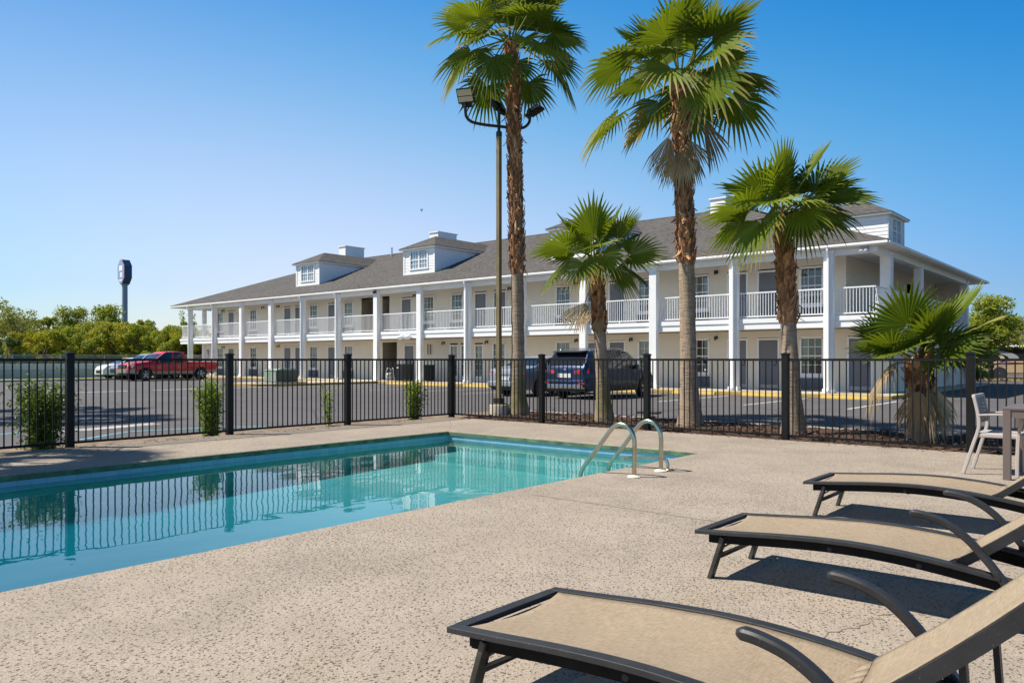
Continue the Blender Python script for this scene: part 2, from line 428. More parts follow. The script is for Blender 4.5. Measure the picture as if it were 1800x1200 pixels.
M['galv'] = plain('galvanised', (0.42, 0.42, 0.42), 0.45, 0.6, var=0.2)
M['tyre'] = plain('tyre_rubber', (0.014, 0.014, 0.014), 0.8)
M['rim'] = plain('alloy_rim', (0.42, 0.42, 0.43), 0.3, 0.8)
M['chrome'] = plain('chrome', (0.7, 0.7, 0.7), 0.15, 1.0, var=0.05)
M['plastic_dark'] = plain('dark_plastic', (0.02, 0.02, 0.022), 0.5)
M['headlight'] = plain('headlight_lens', (0.62, 0.58, 0.46), 0.15, var=0.08)
def m_red():
    t = NT('tail_light_red'); return t.done(t.bsdf((0.45, 0.012, 0.015), 0.15, 0, None, 0.6, 0.6))
M['redlight'] = m_red()
M['plate'] = plain('licence_plate', (0.72, 0.70, 0.66), 0.5, var=0.05)
def paint(name, col, metal=0.35, rough=0.3):
    t = NT(name)
    return t.done(t.bsdf(col, rough, metal, None, 0.4, 0.45))
M['p_red'] = paint('red_car_paint', (0.60, 0.014, 0.018), 0.0)
M['p_tan'] = paint('tan_car_paint', (0.42, 0.34, 0.26), 0.3)
M['p_blue'] = paint('blue_car_paint', (0.006, 0.020, 0.070), 0.35)
M['p_silver'] = paint('silver_car_paint', (0.40, 0.41, 0.42), 0.5)
M['p_white'] = paint('white_car_paint', (0.78, 0.78, 0.78), 0.0)
M['p_grey'] = paint('grey_car_paint', (0.30, 0.33, 0.37), 0.4)
M['rv_tan'] = paint('rv_tan', (0.46, 0.35, 0.21), 0.05)
M['rv_dark'] = paint('rv_dark', (0.018, 0.016, 0.018), 0.1)
M['rv_grey'] = paint('rv_grey', (0.33, 0.35, 0.34), 0.1)
M['rv_maroon'] = paint('rv_maroon', (0.16, 0.012, 0.014), 0.1)
M['rv_cream'] = paint('rv_cream', (0.62, 0.50, 0.34), 0.05)
M['signblue'] = plain('sign_blue', (0.012, 0.045, 0.13), 0.4)
M['signface'] = plain('sign_face', (0.26, 0.34, 0.56), 0.3)
M['signwhite'] = plain('sign_white', (0.85, 0.85, 0.86), 0.4)
M['signpink'] = plain('sign_red_edge', (0.62, 0.25, 0.26), 0.4)
M['signpole'] = plain('sign_pole', (0.20, 0.25, 0.33), 0.5)
M['blueboard'] = plain('blue_board', (0.02, 0.12, 0.48), 0.5)
M['woodwall'] = None
def m_wood():
    t = NT('brown_boards'); p = t.pos()
    sx = t.n("ShaderNodeSeparateXYZ"); t.l(p, sx.inputs[0])
    f = t.math('FRACT', t.math('DIVIDE', sx.outputs[0], 0.42)); g = t.math('LESS_THAN', f, 0.06)
    c = t.ramp(t.noise(t.map(p, (3, 3, 0.5)), 1, 4), [(0.3, (0.15, 0.11, 0.085)), (0.7, (0.24, 0.18, 0.14))])
    c = t.mix(g, c, (0.05, 0.038, 0.03))
    return t.done(t.bsdf(c, 0.85))
M['woodwall'] = m_wood()
M['chain'] = None
def m_chain():
    t = NT('chain_link'); p = t.pos()
    sx = t.n("ShaderNodeSeparateXYZ"); t.l(p, sx.inputs[0])
    a = t.math('ABSOLUTE', t.math('SUBTRACT', t.math('FRACT', t.math('DIVIDE', t.math('ADD', sx.outputs[1], sx.outputs[2]), 0.08)), 0.5))
    b = t.math('ABSOLUTE', t.math('SUBTRACT', t.math('FRACT', t.math('DIVIDE', t.math('SUBTRACT', sx.outputs[1], sx.outputs[2]), 0.08)), 0.5))
    m = t.math('LESS_THAN', t.math('MINIMUM', a, b), 0.09)
    pb = t.bsdf((0.30, 0.31, 0.31), 0.5, 0.5)
    tr = t.n("ShaderNodeBsdfTransparent"); mx = t.n("ShaderNodeMixShader")
    t.l(m, mx.inputs[0]); t.l(tr.outputs[0], mx.inputs[1]); t.l(pb.outputs[0], mx.inputs[2])
    return t.done(mx)
M['chain'] = m_chain()

# ------------------------------------------------------------------ mesh builder
class MB:
    def __init__(s):
        s.v = []; s.f = []; s.mi = []; s.mats = []; s.at = {}
    def mat(s, m):
        if m not in s.mats: s.mats.append(m)
        return s.mats.index(m)
    def vert(s, p, **at):
        s.v.append((p[0], p[1], p[2]))
        for k, val in at.items():
            s.at.setdefault(k, {})[len(s.v) - 1] = val
        return len(s.v) - 1
    def face(s, idx, m):
        s.f.append(tuple(idx)); s.mi.append(s.mat(m))
    def quad(s, pts, m, **at):
        s.face([s.vert(p, **at) for p in pts], m)
    def box(s, x0, x1, y0, y1, z0, z1, m):
        if x0 > x1: x0, x1 = x1, x0
        if y0 > y1: y0, y1 = y1, y0
        b = len(s.v)
        for z in (z0, z1):
            for x, y in ((x0, y0), (x1, y0), (x1, y1), (x0, y1)): s.v.append((x, y, z))
        for q in ((3, 2, 1, 0), (4, 5, 6, 7), (0, 1, 5, 4), (1, 2, 6, 5), (2, 3, 7, 6), (3, 0, 4, 7)):
            s.face([b + i for i in q], m)
        return s
    def hexa(s, pts, m):
        """eight corners: four below, four above, both counter-clockwise"""
        b = len(s.v); s.v += [tuple(p) for p in pts]
        for q in ((3, 2, 1, 0), (4, 5, 6, 7), (0, 1, 5, 4), (1, 2, 6, 5), (2, 3, 7, 6), (3, 0, 4, 7)):
            s.face([b + i for i in q], m)
        return s
    def sweep(s, path, prof, m, up=(0, 0, 1), cap=True, scale=None):
        """profile points (side, up) carried along a path"""
        path = [Vector(p) for p in path]; n = len(prof); b = len(s.v)
        upv = Vector(up)
        for i, p in enumerate(path):
            t = (path[min(i + 1, len(path) - 1)] - path[max(i - 1, 0)]).normalized()
            side = t.cross(upv)
            if side.length < 1e-4: side = t.cross(Vector((1, 0, 0)))
            side.normalize(); u = side.cross(t).normalized()
            k = scale[i] if scale else 1.0
            for a, c in prof:
                q = p + side * a * k + u * c * k
                s.v.append(tuple(q))
        for i in range(len(path) - 1):
            for j in range(n):
                j2 = (j + 1) % n
                s.face([b + i * n + j, b + i * n + j2, b + (i + 1) * n + j2, b + (i + 1) * n + j], m)
        if cap:
            s.face([b + j for j in range(n)][::-1], m)
            s.face([b + (len(path) - 1) * n + j for j in range(n)], m)
        return s
    def tube(s, path, r, m, n=8, cap=True, scale=None, up=(0.01, 0.02, 1)):
        prof = [(math.cos(2 * math.pi * k / n) * r, math.sin(2 * math.pi * k / n) * r) for k in range(n)]
        return s.sweep(path, prof, m, up, cap, scale)
    def lathe(s, prof, m, n=16, at=(0, 0, 0), axis='z', capends=True):
        b = len(s.v)
        for r, z in prof:
            for k in range(n):
                a = 2 * math.pi * k / n
                c, d = math.cos(a) * r, math.sin(a) * r
                p = (c, d, z) if axis == 'z' else ((c, z, d) if axis == 'y' else (z, c, d))
                s.v.append((p[0] + at[0], p[1] + at[1], p[2] + at[2]))
        for i in range(len(prof) - 1):
            for k in range(n):
                k2 = (k + 1) % n
                s.face([b + i * n + k, b + i * n + k2, b + (i + 1) * n + k2, b + (i + 1) * n + k], m)
        if capends:
            s.face([b + k for k in range(n)][::-1], m)
            s.face([b + (len(prof) - 1) * n + k for k in range(n)], m)
        return s
    def build(s, name, parent=None, smooth=False, sharp=None, bevel=0.0, loc=None, fix=True):
        me = bpy.data.meshes.new(name)
        off = Vector((0, 0, 0))
        if parent is not None: off = wloc(parent)
        if loc is not None and parent is None: off = Vector(loc)
        me.from_pydata([(x - off.x, y - off.y, z - off.z) for x, y, z in s.v], [], s.f)
        for m in s.mats: me.materials.append(m)
        me.polygons.foreach_set("material_index", s.mi)
        for k, d in s.at.items():
            a = me.attributes.new(k, 'FLOAT', 'POINT')
            a.data.foreach_set("value", [d.get(i, 0.0) for i in range(len(s.v))])
        me.update()
        if fix:
            import bmesh
            bm = bmesh.new(); bm.from_mesh(me)
            bmesh.ops.recalc_face_normals(bm, faces=bm.faces)
            bm.to_mesh(me); bm.free()
        if smooth:
            me.polygons.foreach_set("use_smooth", [True] * len(me.polygons))
            if sharp: me.set_sharp_from_angle(angle=R(sharp))
        o = bpy.data.objects.new(name, me)
        C.objects.link(o)
        if parent is not None: o.parent = parent
        elif loc is not None: o.location = loc
        if bevel:
            b = o.modifiers.new("bevel", 'BEVEL'); b.width = bevel; b.segments = 2; b.limit_method = 'ANGLE'
        return o

def wloc(o):
    p = Vector(o.location)
    while o.parent is not None:
        o = o.parent; p += Vector(o.location)
    return p
def tag(o, label=None, cat=None, group=None, kind=None):
    if label: o['label'] = label
    if cat: o['category'] = cat
    if group: o['group'] = group
    if kind: o['kind'] = kind
    return o
def thing(name, label, cat, loc=(0, 0, 0), group=None, rz=0.0):
    o = bpy.data.objects.new(name, None); C.objects.link(o)
    o.empty_display_size = 0.2
    o.location = loc; o.rotation_euler = (0, 0, rz)
    return tag(o, label, cat, group)
def struct(name, mb, **kw):
    return tag(mb.build(name, **kw), kind='structure')
def dup(root, loc, rz=0.0, label=None, scale=None):
    r = root.copy(); C.objects.link(r); r.location = loc; r.rotation_euler = (0, 0, rz)
    if label: r['label'] = label
    if scale: r.scale = scale
    for ch in list(root.children):
        c = ch.copy(); C.objects.link(c); c.parent = r
        for g in list(ch.children):
            d = g.copy(); C.objects.link(d); d.parent = c
    return r
def lerp(a, b, t): return a + (b - a) * t
def poly(tbl, x):
    if x <= tbl[0][0]: return tbl[0][1]
    for (a, b), (c, d) in zip(tbl, tbl[1:]):
        if x <= c: return b + (d - b) * (x - a) / (c - a)
    return tbl[-1][1]
def smooth_path(pts, n=6):
    """Catmull-Rom through the points"""
    P = [Vector(p) for p in pts]; out = []
    for i in range(len(P) - 1):
        p0 = P[max(i - 1, 0)]; p1 = P[i]; p2 = P[i + 1]; p3 = P[min(i + 2, len(P) - 1)]
        for k in range(n):
            t = k / n
            out.append(0.5 * ((2 * p1) + (p2 - p0) * t + (2 * p0 - 5 * p1 + 4 * p2 - p3) * t * t + (3 * p1 - p0 - 3 * p2 + p3) * t ** 3))
    out.append(P[-1])
    return out
RIGHT = Vector((0.76038, 0.64948, 0))     # along the picture's horizontal, used to lean trunks
FWD = Vector((-0.64948, 0.76038, 0))
LOT = -0.12
# ================================================================== SETTING
DX0, DX1, DY0, DY1 = -11.86, 8.0, -6.0, 11.82     # pool deck
PX0, PX1, PY0, PY1 = -9.58, -4.78, -3.2, 9.52     # pool opening
WATER = -0.13
b = MB()
for x0, x1, y0, y1 in ((-900, DX0 + .05, -900, 900), (DX1 - .05, 900, -900, 900), (DX0 + .05, DX1 - .05, -900, DY0 + .05), (DX0 + .05, DX1 - .05, DY1 - .05, 900)):
    b.quad([(x0, y0, LOT - .02), (x1, y0, LOT - .02), (x1, y1, LOT - .02), (x0, y1, LOT - .02)], M['ground'])
struct('ground', b)
# pool deck: top round the opening, and its outer edge
b = MB()
L = 0.30
for x0, x1, y0, y1 in ((DX0, PX0, DY0, DY1), (PX1, DX1, DY0, DY1), (PX0, PX1, PY1, DY1), (PX0, PX1, DY0, PY0)):
    b.quad([(x0, y0, 0), (x1, y0, 0), (x1, y1, 0), (x0, y1, 0)], M['deck'])
ring = [(DX0, DY0), (DX1, DY0), (DX1, DY1), (DX0, DY1)]
for (xa, ya), (xb, yb) in zip(ring, ring[1:] + ring[:1]):
    b.quad([(xa, ya, 0), (xa, ya, -.3), (xb, yb, -.3), (xb, yb, 0)], M['concrete'])
struct('pool_deck', b, fix=False)
# coping nose and green face
b = MB()
def ringpts(o, z):     # o = how far inside the opening
    return [(PX0 + o, PY0 + o, z), (PX1 - o, PY0 + o, z), (PX1 - o, PY1 - o, z), (PX0 + o, PY1 - o, z)]
prof = [(0.0, 0.0, 'deck'), (0.012, -0.003, 'deck'), (0.020, -0.010, 'deck'), (0.024, -0.018, 'coping_green'), (0.022, -0.068, 'coping_green'), (0.0, -0.075, 'coping_green')]
for (o0, z0, m0), (o1, z1, m1) in zip(prof, prof[1:]):
    A, B = ringpts(o0, z0), ringpts(o1, z1)
    for i in range(4):
        j = (i + 1) % 4
        b.quad([A[i], A[j], B[j], B[i]], M[m1])
struct('pool_coping', b, fix=False)
b = MB()
def wallring(z0, z1, m, o=0.0):
    A, B = ringpts(o, z0), ringpts(o, z1)
    for i in range(4):
        j = (i + 1) % 4
        b.quad([A[i], A[j], B[j], B[i]], m)
wallring(-0.075, -0.215, M['tile'])
FL = -0.56
wallring(-0.215, FL, M['plaster'], 0.004)
prof = [(PY0, FL), (5.0, -.54), (7.6, -.46), (PY1, -.43)]      # deep end towards the camera, shallow far end
for (ya, za), (yb, zb) in zip(prof, prof[1:]):
    b.quad([(PX0, ya, za), (PX1, ya, za), (PX1, yb, zb), (PX0, yb, zb)], M['plaster'])
struct('pool_basin', b, fix=False)
b = MB()
b.box(PX0 + .3, PX1 - .3, PY1 - .62, PY1 - .01, -.44, -0.33, M['plaster'])
struct('pool_bench', b)
b = MB()
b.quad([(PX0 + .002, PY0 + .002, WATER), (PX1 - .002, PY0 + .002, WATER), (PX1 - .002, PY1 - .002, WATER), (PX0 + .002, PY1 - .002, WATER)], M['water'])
struct('pool_water', b, fix=False)
# deck joints
M['joint'] = plain('joint_filler', (0.20, 0.17, 0.135), 0.9, var=0.4, scale=12)
b = MB()
random.seed(2)
def crack(p0, p1, w, n=24, wig=0.006, m='joint'):
    prev = None
    dx, dy = p1[0] - p0[0], p1[1] - p0[1]; ln = math.hypot(dx, dy); nx, ny = -dy / ln, dx / ln
    for k in range(n + 1):
        t = k / n; o = random.uniform(-wig, wig); ww = w * random.uniform(.6, 1.2) / 2
        x, y = p0[0] + dx * t + nx * o, p0[1] + dy * t + ny * o
        cur = ((x + nx * ww, y + ny * ww, .002), (x - nx * ww, y - ny * ww, .002))
        if prev: b.quad([prev[0], prev[1], cur[1], cur[0]], M[m])
        prev = cur
crack((PX1 + .27, 5.545), (7.0, 5.50), .013, 40, .003)
crack((-9.62, 9.6), (-11.8, 11.75), .008, 12, .004)
crack((-11.12, -3), (-11.05, 11.0), .010, 50, .004)
crack((-4.6, 10.7), (5.5, 10.62), .006, 30, .004)
crack((-1.05, 4.1), (-1.2, 3.55), .007, 14, .03)
crack((-1.2, 3.55), (-1.62, 2.95), .006, 12, .03)
crack((-9.7, 4.6), (-11.3, 4.62), .006, 12, .006)
struct('deck_joints', b, fix=False)

# car park: asphalt sheets round the pool area
b = MB()
for x0, x1, y0, y1 in ((-53.2, -12.55, -40, 28.2), (-12.55, 60, 14.75, 28.2), (-53.2, 60, 28.2, 57.9), (8.2, 60, -40, 14.75), (-12.55, 8.2, -40, -6.2), (-20, 60, 57.9, 120)):
    b.quad([(x0, y0, LOT), (x1, y0, LOT), (x1, y1, LOT), (x0, y1, LOT)], M['asphalt'])
struct('parking_lot', b, fix=False)
# dirt strip beyond the left fence
def rough_sheet(x0, x1, y0, y1, z, amp, step, m, seed):
    rnd = random.Random(seed); b = MB()
    nx, ny = max(2, int((x1 - x0) / step)), max(2, int((y1 - y0) / step))
    g = []
    for j in range(ny + 1):
        for i in range(nx + 1):
            e = 0 if i in (0, nx) or j in (0, ny) else 1
            g.append(b.vert((lerp(x0, x1, i / nx), lerp(y0, y1, j / ny), z + e * rnd.uniform(-amp, amp))))
    for j in range(ny):
        for i in range(nx):
            k = j * (nx + 1) + i
            b.face([g[k], g[k + 1], g[k + nx + 2], g[k + nx + 1]], m)
    return b
struct('dirt_strip', rough_sheet(-13.15, -11.87, -6, 14.7, -0.075, 0.025, 0.16, M['soil'], 3), smooth=True)
struct('mulch_bed', rough_sheet(-11.86, 8.1, 11.84, 14.62, -0.03, 0.030, 0.13, M['mulch'], 5), smooth=True)
b = MB(); b.box(-13.2, 8.2, 14.6, 14.75, -.3, -0.01, M['concrete'])
struct('bed_kerb', b, bevel=.02)
# grass verge beyond the car park on the left
struct('grass_verge', rough_sheet(-60.0, -53.0, -30, 60, -0.09, 0.03, 0.8, M['grass'], 6), smooth=True)
b = MB(); b.box(-53.25, -53.05, -30, 40, -.3, -.02, M['concrete']); struct('verge_kerb', b)
# painted lines
def line(name, x0, x1, y0, y1, m):
    b = MB(); z = LOT + .004
    b.quad([(x0, y0, z), (x1, y0, z), (x1, y1, z), (x0, y1, z)], M[m]); struct(name, b, fix=False)
for x in (-6.75, -9.7, -12.6, -15.5, -18.4, -21.3, -24.2, -27.1, -30.0, -32.9):
    line('parking_line', x - .05, x + .05, 22.0, 27.2, 'line')
for y0 in (12.2, 15.6, 19.2):
    line('lane_dash', -34.2, -33.95, y0, y0 + 2.3, 'line')
line('parking_line', -40.6, -40.5, 22.5, 27.5, 'line')
line('parking_line', -4.2, -4.1, 57.0, 52.5, 'line')
b = MB(); z = LOT + .004
def pline(p, q, w, m):
    dx, dy = q[0] - p[0], q[1] - p[1]; l = math.hypot(dx, dy); nx, ny = -dy / l * w / 2, dx / l * w / 2
    b.quad([(p[0] + nx, p[1] + ny, z), (p[0] - nx, p[1] - ny, z), (q[0] - nx, q[1] - ny, z), (q[0] + nx, q[1] + ny, z)], M[m])
pline((-14.1, 5.2), (-15.0, 6.4), .11, 'blueline'); pline((-15.0, 6.4), (-14.6, 8.1), .11, 'blueline'); pline((-14.6, 8.1), (-13.6, 8.9), .11, 'blueline')
pline((-15.6, 3.6), (-16.4, 5.0), .11, 'blueline')
struct('blue_bay_marking', b, fix=False)
b = MB(); pline((-15.9, 5.4), (-16.4, 7.6), .5, 'lineworn'); struct('worn_bay_marking', b, fix=False)
# walkway in front of the motel and its yellow kerb
b = MB(); b.box(-61.0, -7.35, 28.36, 31.6, -.3, 0.0, M['walk']); b.box(-9.0, -7.35, 31.6, 47.5, -.3, 0.0, M['walk']); struct('walkway', b)
b = MB(); b.box(-61.0, -38.2, 28.2, 28.36, -.3, .003, M['yellow']); b.box(-34.0, -7.2, 28.2, 28.36, -.3, .003, M['yellow']); b.box(-7.35, -7.2, 28.36, 31.0, -.3, .003, M['yellow'])
struct('walkway_kerb', b, bevel=.02)
# island with rounded end
b = MB()
def island(o):
    x0, x1, y0, r = -38.2 + o, -34.1 - o, 20.9 + o, 1.5 - o
    pts = []
    for k in range(9):
        a = R(180 + 90 * k / 8); pts.append((x0 + r + math.cos(a) * r, y0 + r + math.sin(a) * r))
    for k in range(9):
        a = R(270 + 90 * k / 8); pts.append((x1 - r + math.cos(a) * r, y0 + r + math.sin(a) * r))
    pts.append((x1, 28.36)); pts.append((x0, 28.36))
    return pts
A, B = island(0), island(.16)
for i in range(len(A) - 1):
    b.quad([(*A[i], -.3), (*A[i + 1], -.3), (*A[i + 1], .004), (*A[i], .004)], M['yellow'])
    b.quad([(*A[i], .004), (*A[i + 1], .004), (*B[i + 1], .004), (*B[i], .004)], M['yellow'])
b.face([b.vert((*p, .001)) for p in B], M['walk'])
struct('kerb_island', b, fix=False)
b = MB(); b.box(-20, 8, 57.9, 58.15, -.3, .02, M['yellow']); struct('far_kerb', b)

# ================================================================== POOL FENCE
FX, FY = -11.92, 11.93
def fence_post(root, x, y, z0=-0.06):
    b = MB(); w = .050
    b.box(x - w, x + w, y - w, y + w, z0, 1.315, M['blackmetal'])
    p = b.build('post', root, bevel=.006)
    b = MB(); c = .057
    base = [(x - c, y - c), (x + c, y - c), (x + c, y + c), (x - c, y + c)]
    lo = [b.vert((*q, 1.315)) for q in base]; mi = [b.vert((*q, 1.337)) for q in base]
    t = b.vert((x, y, 1.358))
    for i in range(4):
        j = (i + 1) % 4
        b.face([lo[i], lo[j], mi[j], mi[i]], M['blackmetal']); b.face([mi[i], mi[j], t], M['blackmetal'])
    b.face(lo[::-1], M['blackmetal'])
    b.build('post_cap', p)
def fence_panel(root, p, q):
    b = MB(); d = Vector((q[0] - p[0], q[1] - p[1], 0)); ln = d.length; d.normalize(); s = Vector((-d.y, d.x, 0))
    P = Vector((p[0], p[1], 0))
    def bar(a0, a1, w, z0, z1):
        pts = []
        for z in (z0, z1):
            for a, o in ((a0, -w), (a1, -w), (a1, w), (a0, w)):
                r = P + d * a + s * o; pts.append((r.x, r.y, z))
        b.hexa(pts, M['blackmetal'])
    bar(.064, ln - .064, .019, 1.222, 1.258)
    bar(.064, ln - .064, .019, .045, .078)
    n = round((ln - .13) / .1)
    for k in range(n):
        a = .064 + (ln - .128) * (k + .5) / n
        bar(a - .008, a + .008, .008, .079, 1.221)
    b.build('picket_panel', root)
lf = thing('metal_fence', 'black picket pool fence running along the left side of the pool, its shrubs behind', 'fence', (FX, 4.3, 0), 'black picket fence round the pool')
ys = [-0.6, 1.84, 4.27, 6.72, 9.14, FY]
for y in ys[1:-1]: fence_post(lf, FX, y)
for a, c in zip(ys, ys[1:]): fence_panel(lf, (FX, a), (FX, c))
rf = thing('metal_fence', 'black picket pool fence along the far end of the pool, its palms and mulch behind', 'fence', (-4.6, FY, 0), 'black picket fence round the pool')
xs = [FX, -9.42, -7.05, -4.58, -2.06, .42, 2.9]
for x in xs[:-1]: fence_post(rf, x, FY)
for a, c in zip(xs, xs[1:]): fence_panel(rf, (a, FY), (c, FY))

# ================================================================== MOTEL
mot = thing('motel_building', 'long white two storey motel with columns, balconies and grey hipped roof across the car park', 'motel', (-33.5, 38.5, 0))
WY, CY = 31.2, 29.22
Z2 = 2.8
COLX = [-57.36, -53.75, -50.0, -46.27, -42.58, -38.9, -35.24, -31.55, -27.9, -24.2, -20.53, -16.87, -13.24, -9.56]
CEIL = 5.16
# openings: (x0, x1, z0, z1)
up_doors = [-55.08, -53.7, -47.5, -46.15, -42.35, -35.0, -28.92, -27.5, -21.45, -20.08, -14.05, -12.7]
up_wins = [(-51.94, 0), (-44.38, 0), (-40.56, 1), (-33.05, 1), (-30.73, 0), (-23.25, 0), (-18.45, 2), (-15.8, 1), (-10.93, 0), (-56.7, 1)]
up_halls = [(-39.25, -37.95), (-37.2, -36.55)]
lo_doors = [-58.75, -55.08, -53.7, -47.5, -46.15, -42.35, -34.74, -21.45, -20.08, -14.05, -12.7, -9.1]
lo_wins = [(-51.94, 0), (-44.38, 1), (-40.56, 1), (-27.56, 1), (-23.25, 1), (-18.45, 1), (-15.8, 0), (-10.93, 2), (-56.7, 1)]
lo_french = [-30.98, -30.13, -29.05]
lo_halls = [(-37.2, -35.85)]
ops_up = [(x - .44, x + .44, Z2 + .02, Z2 + 2.08) for x in up_doors] + [(x - .43, x + .43, Z2 + .66, Z2 + 2.10) for x, _ in up_wins] + [(a, c, Z2 + .0, Z2 + 2.2) for a, c in up_halls]
ops_lo = [(x - .44, x + .44, .02, 2.08) for x in lo_doors] + [(x - .43, x + .43, .66, 2.10) for x, _ in lo_wins] + [(x - .30, x + .30, .02, 2.08) for x in lo_french] + [(a, c, .0, 2.3) for a, c in lo_halls]

def lap_wall(b, x0, x1, z0, z1, ops, m, y, step=.142):
    """lap siding in real boards, left open where doors and windows stand"""
    n = max(1, round((z1 - z0) / step)); h = (z1 - z0) / n
    for r in range(n):
        a, c = z0 + r * h, z0 + (r + 1) * h
        segs = [(x0, x1)]
        for (ox0, ox1, oz0, oz1) in ops:
            if min(c, oz1) - max(a, oz0) > .02:
                new = []
                for s0, s1 in segs:
                    if ox1 <= s0 or ox0 >= s1: new.append((s0, s1)); continue
                    if ox0 > s0: new.append((s0, ox0))
                    if ox1 < s1: new.append((ox1, s1))
                segs = new
        for s0, s1 in segs:
            b.quad([(s0, y - .014, a), (s1, y - .014, a), (s1, y, c), (s0, y, c)], m)
            b.quad([(s0, y, a), (s1, y, a), (s1, y - .014, a), (s0, y - .014, a)], m)
def lap_wall_x(b, y0, y1, z0, z1, x, m, step=.142, ops=()):
    n = max(1, round((z1 - z0) / step)); h = (z1 - z0) / n
    for r in range(n):
        a, c = z0 + r * h, z0 + (r + 1) * h
        segs = [(y0, y1)]
        for (o0, o1, oz0, oz1) in ops:
            if min(c, oz1) - max(a, oz0) > .02:
                new = []
                for s0, s1 in segs:
                    if o1 <= s0 or o0 >= s1: new.append((s0, s1)); continue
                    if o0 > s0: new.append((s0, o0))
                    if o1 < s1: new.append((o1, s1))
                segs = new
        for s0, s1 in segs:
            b.quad([(x + .014, s0, a), (x + .014, s1, a), (x, s1, c), (x, s0, c)], m)
            b.quad([(x, s0, a), (x, s1, a), (x + .014, s1, a), (x + .014, s0, a)], m)
b = MB()
lap_wall(b, -57.7, -9.6, Z2, CEIL + .105, ops_up, M['siding'], WY)
lap_wall(b, -59.3, -8.05, 0.0, 2.43, ops_lo, M['siding'], WY)
lap_wall_x(b, WY, 46.0, Z2, CEIL + .105, -9.6, M['siding'], ops=[(40.2, 41.2, Z2, Z2 + 2.05)])
lap_wall_x(b, WY, 45.2, 0.0, 2.43, -8.05, M['siding'], ops=[(36.2, 38.4, 0, 2.3)])
b.quad([(-57.7, WY, Z2), (-57.7, 46, Z2), (-57.7, 46, CEIL + .105), (-57.7, WY, CEIL + .105)], M['siding'])
b.quad([(-59.3, WY, 0), (-59.3, 46, 0), (-59.3, 46, 2.43), (-59.3, WY, 2.43)], M['siding'])
b.quad([(-59.3, 46, 0), (-8.05, 46, 0), (-8.05, 46, CEIL + .105), (-59.3, 46, CEIL + .105)], M['siding'])
b.build('wall', mot, fix=False)
b = MB()
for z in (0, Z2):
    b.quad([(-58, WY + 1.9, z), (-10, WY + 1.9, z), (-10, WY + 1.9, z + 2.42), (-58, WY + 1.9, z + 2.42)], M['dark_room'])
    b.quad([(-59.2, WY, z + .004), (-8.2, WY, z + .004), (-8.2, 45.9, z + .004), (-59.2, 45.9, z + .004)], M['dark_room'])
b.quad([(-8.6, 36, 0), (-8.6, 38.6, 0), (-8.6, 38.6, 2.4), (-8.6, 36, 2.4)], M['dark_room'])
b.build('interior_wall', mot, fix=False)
# open halls between the rooms
b = MB()
for (a, c), z, h in [(x, Z2, 2.2) for x in up_halls] + [(x, 0, 2.3) for x in lo_halls]:
    for x in (a - .01, c + .01):
        b.quad([(x, WY - .005, z), (x, WY + 1.8, z), (x, WY + 1.8, z + h), (x, WY - .005, z + h)], M['beige_room'])
    b.quad([(a, WY + 1.8, z), (c, WY + 1.8, z), (c, WY + 1.8, z + h), (a, WY + 1.8, z + h)], M['beige_room'])
    b.quad([(a, WY, z + h), (c, WY, z + h), (c, WY + 1.8, z + h), (a, WY + 1.8, z + h)], M['beige_room'])
b.build('stair_hall', mot, fix=False)

def door(x, z, y=WY):
    b = MB()
    b.box(x - .40, x + .40, y + .02, y + .06, z + .02, z + 2.04, M['door_grey'])
    b.box(x - .39, x + .39, y + .012, y + .0195, z + .04, z + .20, M['kick'])
    d = b.build('door', mot)
    f = MB()
    f.box(x - .47, x - .40, y - .03, y + .07, z, z + 2.04, M['white_trim'])
    f.box(x + .40, x + .47, y - .03, y + .07, z, z + 2.04, M['white_trim'])
    f.box(x - .47, x + .47, y - .03, y + .07, z + 2.04, z + 2.12, M['white_trim'])
    f.build('frame', d)
    h = MB()
    h.tube([(x + .33, y + .02, z + 1.0), (x + .33, y - .03, z + 1.0)], .016, M['lamp_black'], 8)
    h.box(x + .24, x + .345, y - .045, y - .03, z + .985, z + 1.015, M['lamp_black'])
    h.box(x + .30, x + .36, y + .010, y + .0195, z + 1.08, z + 1.22, M['lamp_black'])
    h.build('handle', d)
